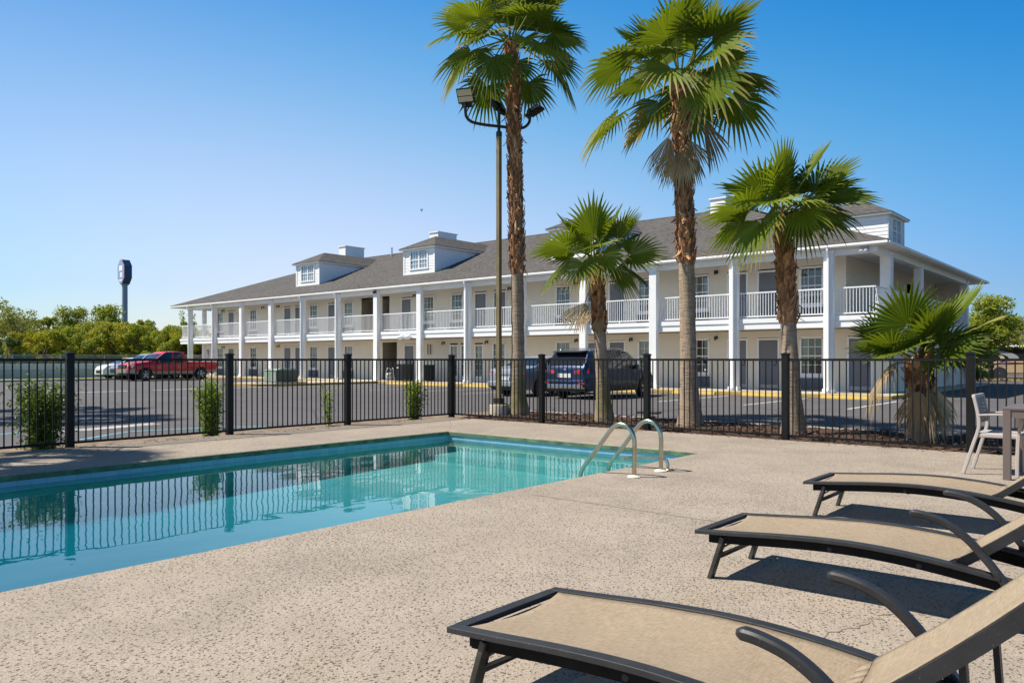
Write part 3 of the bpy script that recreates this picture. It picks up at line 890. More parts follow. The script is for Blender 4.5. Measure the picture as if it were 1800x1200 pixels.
def window(x, z, cur, y=WY):
    z0, z1 = z + .66, z + 2.10; w = .43
    f = MB()
    f.box(x - w - .05, x - w + .03, y - .03, y + .05, z0, z1, M['white_trim'])
    f.box(x + w - .03, x + w + .05, y - .03, y + .05, z0, z1, M['white_trim'])
    f.box(x - w - .05, x + w + .05, y - .03, y + .05, z1 - .03, z1 + .05, M['white_trim'])
    f.box(x - w - .07, x + w + .07, y - .05, y + .05, z0 - .05, z0 + .02, M['white_trim'])
    zm = (z0 + z1) / 2
    f.box(x - w + .03, x + w - .03, y - .006, y + .03, zm - .022, zm + .022, M['white_trim'])
    for k in (1, 2):
        xx = x - w + .03 + (2 * w - .06) * k / 3
        f.box(xx - .011, xx + .011, y + .002, y + .02, z0 + .02, z1 - .03, M['white_trim'])
    for zz in (lerp(z0, zm, .5), lerp(zm, z1, .5)):
        f.box(x - w + .03, x + w - .03, y + .004, y + .018, zz - .011, zz + .011, M['white_trim'])
    o = f.build('window', mot)
    g = MB(); g.quad([(x - w, y + .03, z0), (x + w, y + .03, z0), (x + w, y + .03, z1), (x - w, y + .03, z1)], M['glass'])
    g.build('pane', o, fix=False)
    c = MB()
    def folds(xa, xb):
        n = max(4, int((xb - xa) / .035)); prev = None
        for k in range(n + 1):
            xx = lerp(xa, xb, k / n); yy = y + .12 + (.022 if k % 2 else -.014) * random.uniform(.5, 1.2)
            cur_ = ((xx, yy, z0 - .05), (xx, yy, z1))
            if prev: c.quad([prev[0], cur_[0], cur_[1], prev[1]], M['curtain'])
            prev = cur_
    if cur == 1: folds(x - w, x + w)
    elif cur == 2: folds(x - w, x - w + .30)
    else: folds(x - w, x - w + .14)
    c.build('curtain', o, fix=False, smooth=False)
    p = MB()
    p.box(x - w - .02, x + w + .02, y - .028, y + .02, z + .50, z0 - .05, M['white_trim'])
    p.build('sill_panel', o)
    a = MB()
    a.box(x - w - .06, x + w + .06, y - .10, y + .02, z + .05, z + .50, M['ac'])
    for k in range(9):
        zz = z + .09 + k * .043
        a.box(x - w - .02, x + w + .02, y - .112, y - .099, zz, zz + .018, M['ac'])
    a.build('air_conditioner', mot)
random.seed(11)
for x in up_doors: door(x, Z2)
for x in lo_doors: door(x, 0.0)
for x, c in up_wins: window(x, Z2, c)
for x, c in lo_wins: window(x, 0.0, c)
for x in lo_french:
    b = MB(); y = WY
    for sx in (-1, 1): b.box(x + sx * .29 - .045, x + sx * .29 + .045, y - .02, y + .05, .02, 2.06, M['white_trim'])
    b.box(x - .245, x + .245, y - .02, y + .05, 1.98, 2.06, M['white_trim']); b.box(x - .245, x + .245, y - .02, y + .05, .02, .30, M['white_trim'])
    b.box(x - .012, x + .012, y, y + .03, .30, 1.98, M['white_trim'])
    for k in range(1, 5): b.box(x - .245, x + .245, y + .002, y + .028, .30 + k * .336 - .011, .30 + k * .336 + .011, M['white_trim'])
    d = b.build('glass_door', mot)
    g = MB(); g.quad([(x - .25, y + .03, .3), (x + .25, y + .03, .3), (x + .25, y + .03, 2), (x - .25, y + .03, 2)], M['glass']); g.build('pane', d, fix=False)
    g = MB(); g.quad([(x - .25, y + .1, .2), (x + .1, y + .1, .2), (x + .1, y + .1, 2), (x - .25, y + .1, 2)], M['curtain']); g.build('curtain', d, fix=False)
# louvred vent beside the lobby
b = MB()
for k in range(4): b.box(-33.14 + k * .115, -33.14 + k * .115 + .08, WY - .035, WY - .016, 1.52, 2.12, M['brown_vent'] if k % 2 == 0 else M['soffit'])
b.build('wall_vent', mot)
# wall lamps
def wall_lamp(x, z):
    b = MB(); y = WY
    b.box(x - .05, x + .05, y - .035, y - .012, z - .02, z + .12, M['lamp_black'])
    b.box(x - .03, x + .03, y - .20, y - .034, z + .06, z + .11, M['lamp_black'])
    b.lathe([(.036, 0), (.040, .10), (.032, .15)], M['lamp_black'], 10, (x + .0, y - .20, z - .07))
    b.build('wall_lamp', mot)
for x in (-56.1, -50.5, -48.53, -34.2, -26.75, -22.4, -19.25, -14.98): wall_lamp(x, Z2 + 2.16)
for x in (-56.1, -48.53, -31.75, -28.4, -22.4, -19.25, -14.98): wall_lamp(x, 2.13)
# balcony slab with stepped fascia
b = MB()
b.box(-59.1, -7.98, 29.20, WY - .001, 2.46, Z2 - .002, M['white'])
b.box(-59.16, -7.92, 29.14, 29.1995, 2.66, Z2 + .03, M['white_trim'])
b.box(-59.12, -7.95, 29.175, 29.1993, 2.42, 2.655, M['white_trim'])
b.box(-7.979, -7.92, 29.2, 45.3, 2.44, Z2 + .03, M['white_trim'])
b.box(-9.598, -7.981, WY, 45.3, 2.46, Z2 - .002, M['white'])
b.box(-59.1, -57.71, WY, 45.3, 2.46, Z2 - .002, M['white'])
b.build('balcony', mot)
# ceiling under the roof and header beam
EX0_, EX1_ = -60.15, -7.50
b = MB()
b.box(EX0_ + .07, EX1_ - .07, 28.93, 48.0, CEIL + .10, CEIL + .13, M['soffit'])
b.box(-57.6, -7.9, 29.10, 29.34, CEIL - .12, CEIL + .099, M['white'])
b.box(-8.2, -7.9, 29.341, 45, CEIL - .12, CEIL + .099, M['white'])
b.box(-57.7, -57.4, 29.341, 45, CEIL - .12, CEIL + .099, M['white'])
b.build('soffit', mot)
# columns
def column(x, y, z0, z1, w=.175, d=.12, foot=True):
    b = MB()
    b.box(x - w, x + w, y - d, y + d, z0, z1, M['white'])
    if foot:
        b.box(x - w - .035, x + w + .035, y - d - .035, y + d + .035, z0, z0 + .16, M['white_trim'])
        b.box(x - w - .03, x + w + .03, y - d - .03, y + d + .03, z1 - .14, z1 - .02, M['white_trim'])
    b.build('column', mot, bevel=.012)
for x in COLX: column(x, 29.11, 0, CEIL + .09)
column(-8.08, 30.95, Z2, CEIL + .09, .19, .19)
column(-8.05, 35.6, Z2, CEIL + .09, .16, .16); column(-8.05, 44.9, Z2, CEIL + .09, .18, .18)
column(-57.6, 30.35, 0, CEIL + .09, .13, .13); 
# railings between columns
def railing(p, q):
    b = MB(); d = Vector((q[0] - p[0], q[1] - p[1], 0)); ln = d.length; d.normalize(); s = Vector((-d.y, d.x, 0)); P = Vector((p[0], p[1], 0))
    def bar(a0, a1, w, z0, z1):
        pts = []
        for z in (z0, z1):
            for a, o in ((a0, -w), (a1, -w), (a1, w), (a0, w)):
                r = P + d * a + s * o; pts.append((r.x, r.y, z))
        b.hexa(pts, M['white_trim'])
    bar(0, ln, .025, Z2 + 1.02, Z2 + 1.07); bar(0, ln, .02, Z2 + .10, Z2 + .14)
    n = max(2, round(ln / .112))
    for k in range(n):
        a = ln * (k + .5) / n; bar(a - .0095, a + .0095, .0095, Z2 + .14, Z2 + 1.02)
    if ln > 2: bar(ln / 2 - .014, ln / 2 + .014, .014, Z2, Z2 + .10)
    b.build('railing', mot)
for a, c in zip(COLX, COLX[1:]): railing((a + .18, 29.26), (c - .18, 29.26))
railing((-9.38, 29.26), (-8.03, 29.26)); railing((-8.03, 29.31), (-8.03, 30.74)); railing((-59.05, 29.26), (-57.54, 29.26)); railing((-59.05, 29.31), (-59.05, 40)); railing((-8.03, 31.2), (-8.03, 44.7))
# roof
EX0, EX1, EY0, EY1, EZ = -60.15, -7.50, 28.86, 48.1, 5.42
RY = (EY0 + EY1) / 2; SL = 0.389; RZ = EZ + SL * (RY - EY0); HX = RY - EY0
b = MB()
c4 = [(EX0, EY0, EZ), (EX1, EY0, EZ), (EX1, EY1, EZ), (EX0, EY1, EZ)]
r2 = [(EX0 + HX, RY, RZ), (EX1 - HX, RY, RZ)]
v = [b.vert(p) for p in c4 + r2]
for q in ((0, 1, 5, 4), (1, 2, 5), (2, 3, 4, 5), (3, 0, 4)): b.face([v[i] for i in q], M['shingle'])
lo = [b.vert((x, y, EZ - .035)) for x, y, z in c4]
for i in range(4): b.face([v[i], v[(i + 1) % 4], lo[(i + 1) % 4], lo[i]], M['dark_edge'])
b.face(lo, M['soffit'])
roof = b.build('roof', mot, fix=False)
b = MB()   # ridge caps
b.sweep([(EX0 + HX, RY, RZ + .015), (EX1 - HX, RY, RZ + .015)], [(-.14, -.055), (.14, -.055), (0, .012)], M['shingle'])
for cc, rr in ((c4[0], r2[0]), (c4[1], r2[1])):
    b.sweep([cc, rr], [(-.12, -.03), (.12, -.03), (0, .018)], M['shingle'])
b.build('ridge_cap', roof)
b = MB()
gp = [(-.0, .05), (-.10, .05), (-.10, -.0), (-.07, -.06), (0, -.06)]
b.box(EX0 + .02, EX1 - .02, EY0 + .03, EY0 + .06, EZ - .165, EZ - .0365, M['white_trim'])
b.box(EX0 - .02, EX1 + .02, EY0 - .09, EY0 + .028, EZ - .13, EZ - .04, M['white_trim'])
b.box(EX1 - .06, EX1 - .03, EY0 + .061, EY1 - .05, EZ - .165, EZ - .0365, M['white_trim'])
b.box(EX1 - .028, EX1 + .07, EY0 + .03, EY1 + .02, EZ - .13, EZ - .04, M['white_trim'])
b.box(EX0 + .03, EX0 + .06, EY0 + .061, EY1 - .05, EZ - .165, EZ - .0365, M['white_trim'])
b.build('gutter', roof, bevel=.01)
# downspouts
for x in (-57.36, -53.75, -42.58, -38.9, -27.9, -24.2, -13.24, -9.56):
    b = MB(); xx = x + .02; y = 28.93
    prof = [(-.045, -.035), (.045, -.035), (.045, .035), (-.045, .035)]
    b.sweep([(xx, EY0 - .03, EZ - .13), (xx, EY0 - .03, EZ - .22), (xx, y, EZ - .50), (xx, y, .18), (xx, y - .03, .10), (xx, y - .16, .05)], prof, M['white_trim'], up=(1, 0, 0))
    b.build('downspout', mot, bevel=.01)
# dormers
def dormer(cx, y, ax='y'):
    """front-facing dormer centred on cx whose face stands at y; ax 'x' faces the end of the building instead"""
    hw, zt, ov = 1.33, 7.82, .24
    zb = EZ + SL * (y - EY0) - .1 if ax == 'y' else EZ + SL * (EX1 - y) - .1
    back = EY0 + (zt - EZ) / SL if ax == 'y' else EX1 - (zt - EZ) / SL
    def T(u, v, z): return (cx + u, v, z) if ax == 'y' else (v, cx + u, z)
    sg = 1 if ax == 'y' else -1
    b = MB()
    n = 10; h = (zt - zb) / n
    wz0, wz1, ww = zb + .42, zt - .22, .70
    ops = [(-ww, ww, wz0, wz1)]
    for r in range(n):
        a, c = zb + r * h, zb + (r + 1) * h
        segs = [(-hw, hw)] if (min(c, wz1) - max(a, wz0) < .03) else [(-hw, -ww), (ww, hw)]
        for s0, s1 in segs:
            b.quad([T(s0, y - sg * .016, a), T(s1, y - sg * .016, a), T(s1, y, c), T(s0, y, c)], M['white'])
            b.quad([T(s0, y, a), T(s1, y, a), T(s1, y - sg * .016, a), T(s0, y - sg * .016, a)], M['white'])
        for sd in (-1, 1):      # side walls in boards that end on the roof slope
            za, zc = max(a, zb), c
            v_end = (EY0 + (za - EZ) / SL + .35) if ax == 'y' else (EX1 - (za - EZ) / SL - .35)
            b.quad([T(sd * (hw + .016), y, a), T(sd * (hw + .016), v_end, a), T(sd * hw, v_end, c), T(sd * hw, y, c)], M['white'])
            b.quad([T(sd * hw, y, a), T(sd * hw, v_end, a), T(sd * (hw + .016), v_end, a), T(sd * (hw + .016), y, a)], M['white'])
    o = b.build('dormer', roof, fix=False)
    t = MB()
    def bx(u0, u1, v0, v1, z0, z1, m):
        p = T(u0, v0, z0); q = T(u1, v1, z1); t.box(min(p[0], q[0]), max(p[0], q[0]), min(p[1], q[1]), max(p[1], q[1]), z0, z1, m)
    for sd in (-1, 1): bx(sd * (hw + .03), sd * (hw - .10), y - sg * .035, y - sg * .0165, zb, zt, M['white_trim'])
    bx(-hw - .03, hw + .03, y - sg * .034, y - sg * .0167, zb, zb + .16, M['white_trim'])
    bx(-hw - ov + .03, hw + ov - .03, y - sg * (ov - .03), y + sg * .3, zt - .10, zt + .005, M['white_trim'])
    for sd in (-1, 1):
        bx(sd * (hw + .02), sd * (hw + ov - .03), y + sg * .3, back - sg * .12, zt - .10, zt + .005, M['white_trim'])
    for sd in (-1, 1): bx(sd * ww, sd * (ww + .09), y - sg * .05, y + sg * .02, wz0 - .0, wz1, M['white_trim'])
    bx(-ww - .09, ww + .09, y - sg * .05, y + sg * .02, wz1, wz1 + .09, M['white_trim']); bx(-ww - .11, ww + .11, y - sg * .06, y + sg * .02, wz0 - .08, wz0, M['white_trim'])
    t.build('trim', o)
    w = MB()
    t = w
    bx(-.05, .05, y - sg * .03, y + sg * .02, wz0, wz1, M['white_trim'])
    zm = (wz0 + wz1) / 2
    for sd in (-1, 1):
        u0, u1 = (-ww, -.05) if sd < 0 else (.05, ww)
        bx(u0, u1, y - sg * .02, y + sg * .02, zm - .025, zm + .025, M['white_trim'])
        for k in (1, 2): uu = lerp(u0, u1, k / 3); bx(uu - .012, uu + .012, y - sg * .012, y + sg * .02, wz0, wz1, M['white_trim'])
        for k in (.25, .75): zz = lerp(wz0, wz1, k); bx(u0, u1, y - sg * .010, y + sg * .02, zz - .012, zz + .012, M['white_trim'])
    wo_ = w.build('window', o)
    g = MB(); g.quad([T(-ww, y + sg * .021, wz0), T(ww, y + sg * .021, wz0), T(ww, y + sg * .021, wz1), T(-ww, y + sg * .021, wz1)], M['dormer_glass']); g.build('pane', o, fix=False)
    # hipped dormer roof running back into the main roof
    r = MB(); hh = hw + ov; zr = zt + .82; y0 = y - sg * ov
    pk = y0 + sg * hh; rb = (EY0 + (zr - EZ) / SL + .1) if ax == 'y' else (EX1 - (zr - EZ) / SL - .1); eb = back + sg * .1
    A = r.vert(T(-hh, y0, zt)); Bq = r.vert(T(hh, y0, zt)); P = r.vert(T(0, pk, zr)); Q = r.vert(T(0, rb, zr)); D = r.vert(T(-hh, eb, zt)); E_ = r.vert(T(hh, eb, zt))
    r.face([A, Bq, P], M['shingle']); r.face([Bq, E_, Q, P], M['shingle']); r.face([A, P, Q, D], M['shingle'])
    A2 = r.vert(T(-hh, y0, zt - .03)); B2 = r.vert(T(hh, y0, zt - .03)); D2 = r.vert(T(-hh, eb, zt - .03)); E2 = r.vert(T(hh, eb, zt - .03))
    r.face([A, Bq, B2, A2], M['dark_edge']); r.face([Bq, E_, E2, B2], M['dark_edge']); r.face([D, A, A2, D2], M['dark_edge']); r.face([A2, B2, E2, D2], M['white_trim'])
    r.build('dormer_roof', o, fix=False)
for cx in (-44.85, -33.72, -22.55): dormer(cx, 31.05)
dormer(RY, EX1 - 2.15, 'x')
# roof boxes and vent pipes
for x0, x1, zt in ((-50.35, -49.5, 10.12), (-39.9, -39.05, 10.13), (-18.5, -17.65, 9.62)):
    b = MB(); b.box(x0, x1, 37.75, 39.6, 8.6, zt, M['white']); b.box(x0 - .06, x1 + .06, 37.69, 39.66, zt, zt + .07, M['white_trim']); b.build('roof_box', roof)
for x, y, h in ((-43.95, 37.75, .55), (-19.5, 37.8, .55)):
    z = EZ + SL * (y - EY0)
    b = MB(); b.lathe([(.11, z - .1), (.11, z + .10), (.05, z + .14), (.05, z + h), (.075, z + h), (.075, z + h + .06)], M['galv'], 10, (x, y, 0)); b.build('vent_pipe', roof)
# twin floodlight under the balcony, spot by the corner
b = MB(); b.box(-33.05, -32.3, 29.08, 29.138, 2.52, 2.60, M['white_trim'])
for x in (-32.95, -32.4): b.sweep([(x, 29.08, 2.52), (x - .02, 28.85, 2.42)], [(-.16, -.10), (.16, -.10), (.16, .10), (-.16, .10)], M['white_trim'])
b.build('floodlight', mot, bevel=.02)
b = MB(); b.box(-8.45, -8.2, 29.0, 29.098, CEIL - .1, CEIL + .08, M['galv'])
for dx in (-.02, .14): b.tube([(-8.4 + dx, 28.99, CEIL - .05), (-8.35 + dx, 28.82, CEIL - .12)], .07, M['white_trim'], 10)
b.build('floodlight', mot)
b = MB(); b.tube([(-35.15, 28.95, CEIL + .0), (-35.1, 28.78, CEIL - .06)], .08, M['lamp_black'], 10); b.build('camera_dome', mot)
# exterior stair at the end of the building
b = MB()
for (y0, z0), (y1, z1) in (((40.9, .3), (43.1, 2.5)), ((45.3, .3), (43.1, 2.5))):
    b.sweep([(-7.8, y0, z0), (-7.8, y1, z1)], [(-.04, -.16), (.04, -.16), (.04, .16), (-.04, .16)], M['door_grey'])
    b.sweep([(-7.8, y0, z0 + .95), (-7.8, y1, z1 + .95)], [(-.02, -.02), (.02, -.02), (.02, .02), (-.02, .02)], M['white_trim'])
b.box(-7.85, -7.7, 40.8, 40.95, 0, 2.43, M['white']); b.box(-7.85, -7.7, 45.25, 45.4, 0, 2.43, M['white'])
b.build('stair_flight', mot)
# ================================================================== PALMS
def frond(b, o, az, el, plen, rad, rnd, droop=.25, hang=0.0, span=118, nseg=28, var=.5, dry=.0, mat='frond', cup=.18, stalk=True, split=.58, face=0.0, rollr=.55):
    """one fan leaf: a curved stalk and a pleated blade split into drooping tips"""
    d0 = Vector((math.cos(az) * math.cos(el), math.sin(az) * math.cos(el), math.sin(el)))
    o = Vector(o); pts = []
    sag = droop * plen * .45
    for k in range(6):
        s = k / 5
        pts.append(o + d0 * plen * s + Vector((0, 0, -sag * s * s)))
    T = (pts[-1] - pts[-2]).normalized()
    S = T.cross(Vector((0, 0, 1)))
    if S.length < .05: S = Vector((-math.sin(az), math.cos(az), 0))
    S.normalize()
    N = S.cross(T).normalized()
    if face:      # the blade twists on its stalk to show its upper side outwards
        N = (N + Vector((-.45, -.75, .35)) * face); N = (N - T * N.dot(T)).normalized(); S = T.cross(N).normalized()
    roll = rnd.uniform(-rollr, rollr)
    S, N = S * math.cos(roll) + N * math.sin(roll), N * math.cos(roll) - S * math.sin(roll)
    T2 = (T * math.cos(hang) - N * math.sin(hang)).normalized()
    N = S.cross(T2).normalized(); T = T2
    if stalk:
        i0 = len(b.v)
        b.tube(pts, .017, M[mat], 5, scale=[1.5, 1.2, 1, .9, .8, .7])
        for i in range(i0, len(b.v)):
            b.at.setdefault('var', {})[i] = min(1, var + .25); b.at.setdefault('age', {})[i] = .12
    P = pts[-1]
    hs = R(span) / nseg
    stations = (0.03, .30, split, lerp(split, 1, .35), lerp(split, 1, .72), 1.0)
    for i in range(nseg):
        ph = -R(span) / 1.0 + (i + .5) * 2 * hs
        r = rad * (.80 + .20 * math.cos(ph)) * rnd.uniform(.90, 1.06)
        dv = T * math.cos(ph) + S * math.sin(ph)
        sv = S * math.cos(ph) - T * math.sin(ph)
        sv_j = rnd.uniform(-.04, .04); tipdrop = droop * rad * rnd.uniform(.5, 1.25)
        sgv = min(1, max(0, var + rnd.uniform(-.16, .16)))
        prev = None
        for u in stations:
            if u <= split: w = math.tan(hs) * u * r
            else: w = math.tan(hs) * split * r * (1 - (u - split) / (1 - split)) ** .75 * .9
            q = P + dv * r * u + N * (cup * rad * (u ** 1.5) * (.25 + .75 * abs(math.sin(ph * .8)))) + sv * sv_j * r * max(0, u - split)
            k = max(0, u - .45) / .55
            q = q + Vector((0, 0, -1)) * tipdrop * k * k - Vector((0, 0, 1)) * droop * .10 * rad * u * u
            pl = N * (w * .8)
            ag = min(1, max(0, (u - (1.02 - dry)) / max(.05, dry + .05))) if dry > 0 else (0.55 if u == 1.0 else 0)
            kw = dict(var=sgv, age=ag)
            if u == 1.0:
                cur = (b.vert(q, **kw),)
                if prev: b.face([prev[0], prev[1], cur[0]], M[mat]); b.face([prev[1], prev[2], cur[0]], M[mat])
            else:
                cur = (b.vert(q - sv * w, **kw), b.vert(q + pl, **kw), b.vert(q + sv * w, **kw))
                if prev:
                    b.face([prev[0], prev[1], cur[1], cur[0]], M[mat]); b.face([prev[1], prev[2], cur[2], cur[1]], M[mat])
            prev = cur
def trunk_axis(base, top, bow=0.0):
    B, T = Vector(base), Vector(top)
    s = (T - B).cross(Vector((0, 0, 1)))
    s = RIGHT
    def f(t): return B.lerp(T, t) + s * bow * math.sin(math.pi * t)
    return f
def palm(label, base, top, r0, r1, smooth_to, crown, dead, seed, flare=.08, moss=False, bow=0.0, nboot=170, group='fan palms beyond the fence', bootr=1.12, bootlen=.17):
    """trunk to smooth_to (height), rough leaf bases above, crown of fan leaves, hanging dead leaves"""
    rnd = random.Random(seed)
    root = thing('fan_palm', label, 'palm tree', base, group)
    ax = trunk_axis(base, top, bow); H = top[2] - base[2]
    b = MB(); n = 22; rows = max(14, int(H / .12)); g = []
    for j in range(rows + 1):
        t = j / rows; p = ax(t); z = p.z
        r = lerp(r0, r1, min(1, t * 1.15)) + flare * 1.25 * math.exp(-(z - base[2]) / .34) + rnd.uniform(-.006, .006)
        ms = 0.0
        if moss: ms = 1.0 if .22 < z - base[2] < .95 else (.35 if z - base[2] < 1.3 else 0)
        elif z - base[2] < .7: ms = .12
        for k in range(n):
            a = 2 * math.pi * k / n; rr = r * (1 + .03 * math.sin(3 * a + z * 2) + rnd.uniform(-.014, .014))
            g.append(b.vert((p.x + math.cos(a) * rr, p.y + math.sin(a) * rr, z - (.08 if j == 0 else 0)), moss=ms))
    for j in range(rows):
        for k in range(n):
            k2 = (k + 1) % n
            b.face([g[j * n + k], g[j * n + k2], g[(j + 1) * n + k2], g[(j + 1) * n + k]], M['trunk'])
    b.build('trunk', root, smooth=True)
    # rough leaf bases
    b = MB(); t0 = (smooth_to - base[2]) / H; ga = 2.39996
    for i in range(nboot):
        t = t0 + (1.0 - t0) * (i + rnd.random()) / nboot - .01
        p = ax(t); a = i * ga + rnd.uniform(-.25, .25)
        r = lerp(r0, r1, min(1, t * 1.15)) * .96
        d = Vector((math.cos(a), math.sin(a), 0)); s = Vector((-d.y, d.x, 0))
        w = rnd.uniform(.022, .065) * (r0 / .15) ** .5; ln = bootlen * rnd.uniform(.45, 1.25); out = (bootr - 1) * r0 * rnd.uniform(.5, 2.6) + .012
        hang = rnd.random() < .10
        up = Vector((0, 0, 1)) if not hang else Vector((0, 0, -1))
        q0 = p + d * r - up * ln * .25
        q1 = p + d * (r + out * .6) + up * ln * .35
        q2 = p + d * (r + out * (1.0 if not hang else 2.2)) + up * ln * .85 + s * rnd.uniform(-.03, .03)
        v = min(1, max(0, rnd.gauss(.48, .22)))
        kw = dict(var=v)
        A = [b.vert(q0 - s * w, **kw), b.vert(q0 + d * .02, **kw), b.vert(q0 + s * w, **kw)]
        Bq = [b.vert(q1 - s * w * .8, **kw), b.vert(q1 + d * .025, **kw), b.vert(q1 + s * w * .8, **kw)]
        Cq = [b.vert(q2 - s * w * .28, **kw), b.vert(q2 + d * .01, **kw), b.vert(q2 + s * w * .28, **kw)]
        D = b.vert(p + d * r * .9 + up * ln * .5, **kw)
        for X, Y in ((A, Bq), (Bq, Cq)):
            b.face([X[0], X[1], Y[1], Y[0]], M['boots']); b.face([X[1], X[2], Y[2], Y[1]], M['boots'])
        b.face([Cq[0], Cq[1], D], M['boots']); b.face([Cq[1], Cq[2], D], M['boots'])
    # inner sleeve so no smooth bark shows between
    rows = 14; g = []
    for j in range(rows + 1):
        t = lerp(t0, 1.0, j / rows); p = ax(t); r = lerp(r0, r1, min(1, t * 1.15)) * (1.02 if j else .99)
        for k in range(n):
            a = 2 * math.pi * k / n; rr = r * rnd.uniform(.97, 1.05)
            g.append(b.vert((p.x + math.cos(a) * rr, p.y + math.sin(a) * rr, p.z), var=rnd.uniform(.1, .6)))
    for j in range(rows):
        for k in range(n):
            k2 = (k + 1) % n
            b.face([g[j * n + k], g[j * n + k2], g[(j + 1) * n + k2], g[(j + 1) * n + k]], M['boots'])
    b.build('leaf_bases', root, fix=False)
    b = MB(); T = Vector(top)
    for fr in crown:
        az, el, pl, rad = fr[:4]; opt = fr[4] if len(fr) > 4 else {}
        frond(b, T + Vector((math.cos(az) * .08, math.sin(az) * .08, rnd.uniform(-.10, .16))), az, el, pl, rad, rnd, **opt)
    b.build('crown', root, fix=False)
    for (az, zoff, el, pl, rad, opt) in dead:
        b = MB(); p = ax((top[2] + zoff - base[2]) / H)
        o = dict(mat='deadfrond', droop=.30, span=58, nseg=18, cup=.45, var=.45, split=.72); o.update(opt)
        frond(b, p + Vector((math.cos(az) * r1, math.sin(az) * r1, 0)), az, el, pl, rad, rnd, **o)
        b.build('dead_frond', root, fix=False)
    return root
def full_crown(n, pl, rad, rnd, low=-38, high=82, dry=.0, drp=1.0, gap=None):
    out = []
    for i in range(n):
        t = i / (n - 1)
        el = R(lerp(high, low, t ** .85) + rnd.uniform(-7, 7)); az = i * 2.39996 + rnd.uniform(-.3, .3)
        old = t
        out.append((az, el, pl * rnd.uniform(.85, 1.12) * lerp(.75, 1.1, t), rad * rnd.uniform(.88, 1.08),
                    dict(droop=drp * lerp(.03, .27, old) * rnd.uniform(.6, 1.4), hang=R(lerp(-4, 24, old) + rnd.uniform(-10, 10)), face=rnd.uniform(0, .8),
                         var=min(1, max(0, lerp(.60, .38, old) + rnd.uniform(-.2, .22))), dry=(dry * rnd.random() if old > .45 else dry * .25 * rnd.random()),
                         cup=lerp(.16, .05, old))))
    return out
def toaz(right, fwd):      # azimuth of a direction given across and into the picture
    v = RIGHT * right + FWD * fwd
    return math.atan2(v.y, v.x)
def W(p, r, f=0.0, z=None):
    v = Vector(p) + RIGHT * r + FWD * f
    return (v.x, v.y, p[2] if z is None else z)

G1 = (-11.37, 13.55, -.03); rn = random.Random(21)
palm('tallest fan palm, slim mossy-footed trunk beside the floodlight pole', G1, W(G1, -.17, .0, 8.50), .150, .132, 3.3,
     full_crown(32, 1.05, .92, rn, -30, 78, .35, 1.0), [], 31, .10, True, .03, 560, bootr=1.16, bootlen=.19)
G3 = (-7.06, 13.55, -.03); rn = random.Random(8)
palm('second tallest fan palm, thick trunk with brown dead fronds hanging under its crown', G3, W(G3, -.20, .0, 6.60), .165, .130, 3.15,
     full_crown(28, 1.06, .94, rn, -13, 78, .5, .9),
     [(toaz(-.9, -.4), -.62, R(-70), .42, .68, dict(span=34, var=.35)), (toaz(.95, -.35), -.50, R(-38), .40, .84, dict(span=58, var=.10, hang=.75, face=.5)), (toaz(-.25, -1), -.98, R(-80), .34, .70, dict(var=.6, span=40)),
      (toaz(.45, -.9), -.80, R(-72), .36, .6, dict(var=.3, span=44)), (toaz(.55, .7), -.7, R(-74), .5, .62, dict(var=.2, span=40)), (toaz(-.6, .5), -.8, R(-76), .4, .6, dict(var=.3, span=40)),
      (toaz(-.9, -.1), -.35, R(-34), .62, .66, dict(mat='frond', dry=.85, span=85, var=.3, cup=.3))], 32, .10, False, .02, 430, bootr=1.16, bootlen=.2)
G2 = (-8.95, 13.42, -.03); rn = random.Random(5)
palm('short fan palm in front of the blue car, a dead frond on its trunk', G2, W(G2, -.19, .0, 3.25), .140, .112, 1.85,
     [(toaz(-.55, -.3), R(48), 0.52, 0.75, dict(face=.8, droop=.06, var=.85)), (toaz(.4, -.3), R(62), 0.56, 0.73, dict(face=.8, droop=.05, var=.6)), (toaz(.1, -1), R(22), 0.39, 0.62, dict(face=.7, droop=.18, hang=R(14), var=.9, dry=.15)), (toaz(-.15, -.5), R(74), 0.58, 0.92, dict(face=0.8, droop=.05, hang=R(2), var=.7, cup=.12)), (toaz(.75, -.1), R(52), 0.62, 0.83, dict(face=0.8, droop=.05, hang=R(4), var=.65)),
      (toaz(-.9, -.3), R(16), 0.55, 0.87, dict(face=0.8, droop=.10, hang=R(12), var=.65)), (toaz(1, -.25), R(14), 0.64, 0.85, dict(face=0.8, droop=.08, hang=R(8), var=.6)),
      (toaz(.2, -1), R(2), 0.39, 0.67, dict(face=0.8, droop=.3, hang=R(30), var=.85, dry=.3)), (toaz(-.55, -.8), R(-4), 0.42, 0.69, dict(face=0.8, droop=.35, hang=R(32), var=.55, dry=.45)),
      (toaz(.7, -.6), R(-20), 0.45, 0.71, dict(face=0.8, droop=.3, hang=R(28), var=.4, dry=.1)), (toaz(-.6, .6), R(38), 0.56, 0.83, dict(face=0.8, droop=.12, var=.4)),
      (toaz(.4, .9), R(40), 0.56, 0.80, dict(face=0.8, droop=.12, var=.4)), (toaz(-.95, .3), R(-8), 0.52, 0.76, dict(face=0.8, droop=.25, hang=R(18), var=.45, dry=.15)),
      (toaz(.95, .4), R(-4), 0.56, 0.73, dict(face=0.8, droop=.2, hang=R(14), var=.35)), (toaz(0, .9), R(66), 0.47, 0.76, dict(face=0.8, droop=.08, var=.5)), (toaz(-.4, -.2), R(86), 0.47, 0.69, dict(face=0.8, droop=.03, var=.8))],
     [(toaz(-.8, -.6), -.42, R(-60), .42, .62, dict(span=58, var=.55)), (toaz(-.2, -1), -1.0, R(-75), .12, .3, dict(span=40, var=.5))], 33, .07, True, .02, 210, bootr=1.14, bootlen=.17)
G4 = (-4.90, 13.12, -.03); rn = random.Random(13)
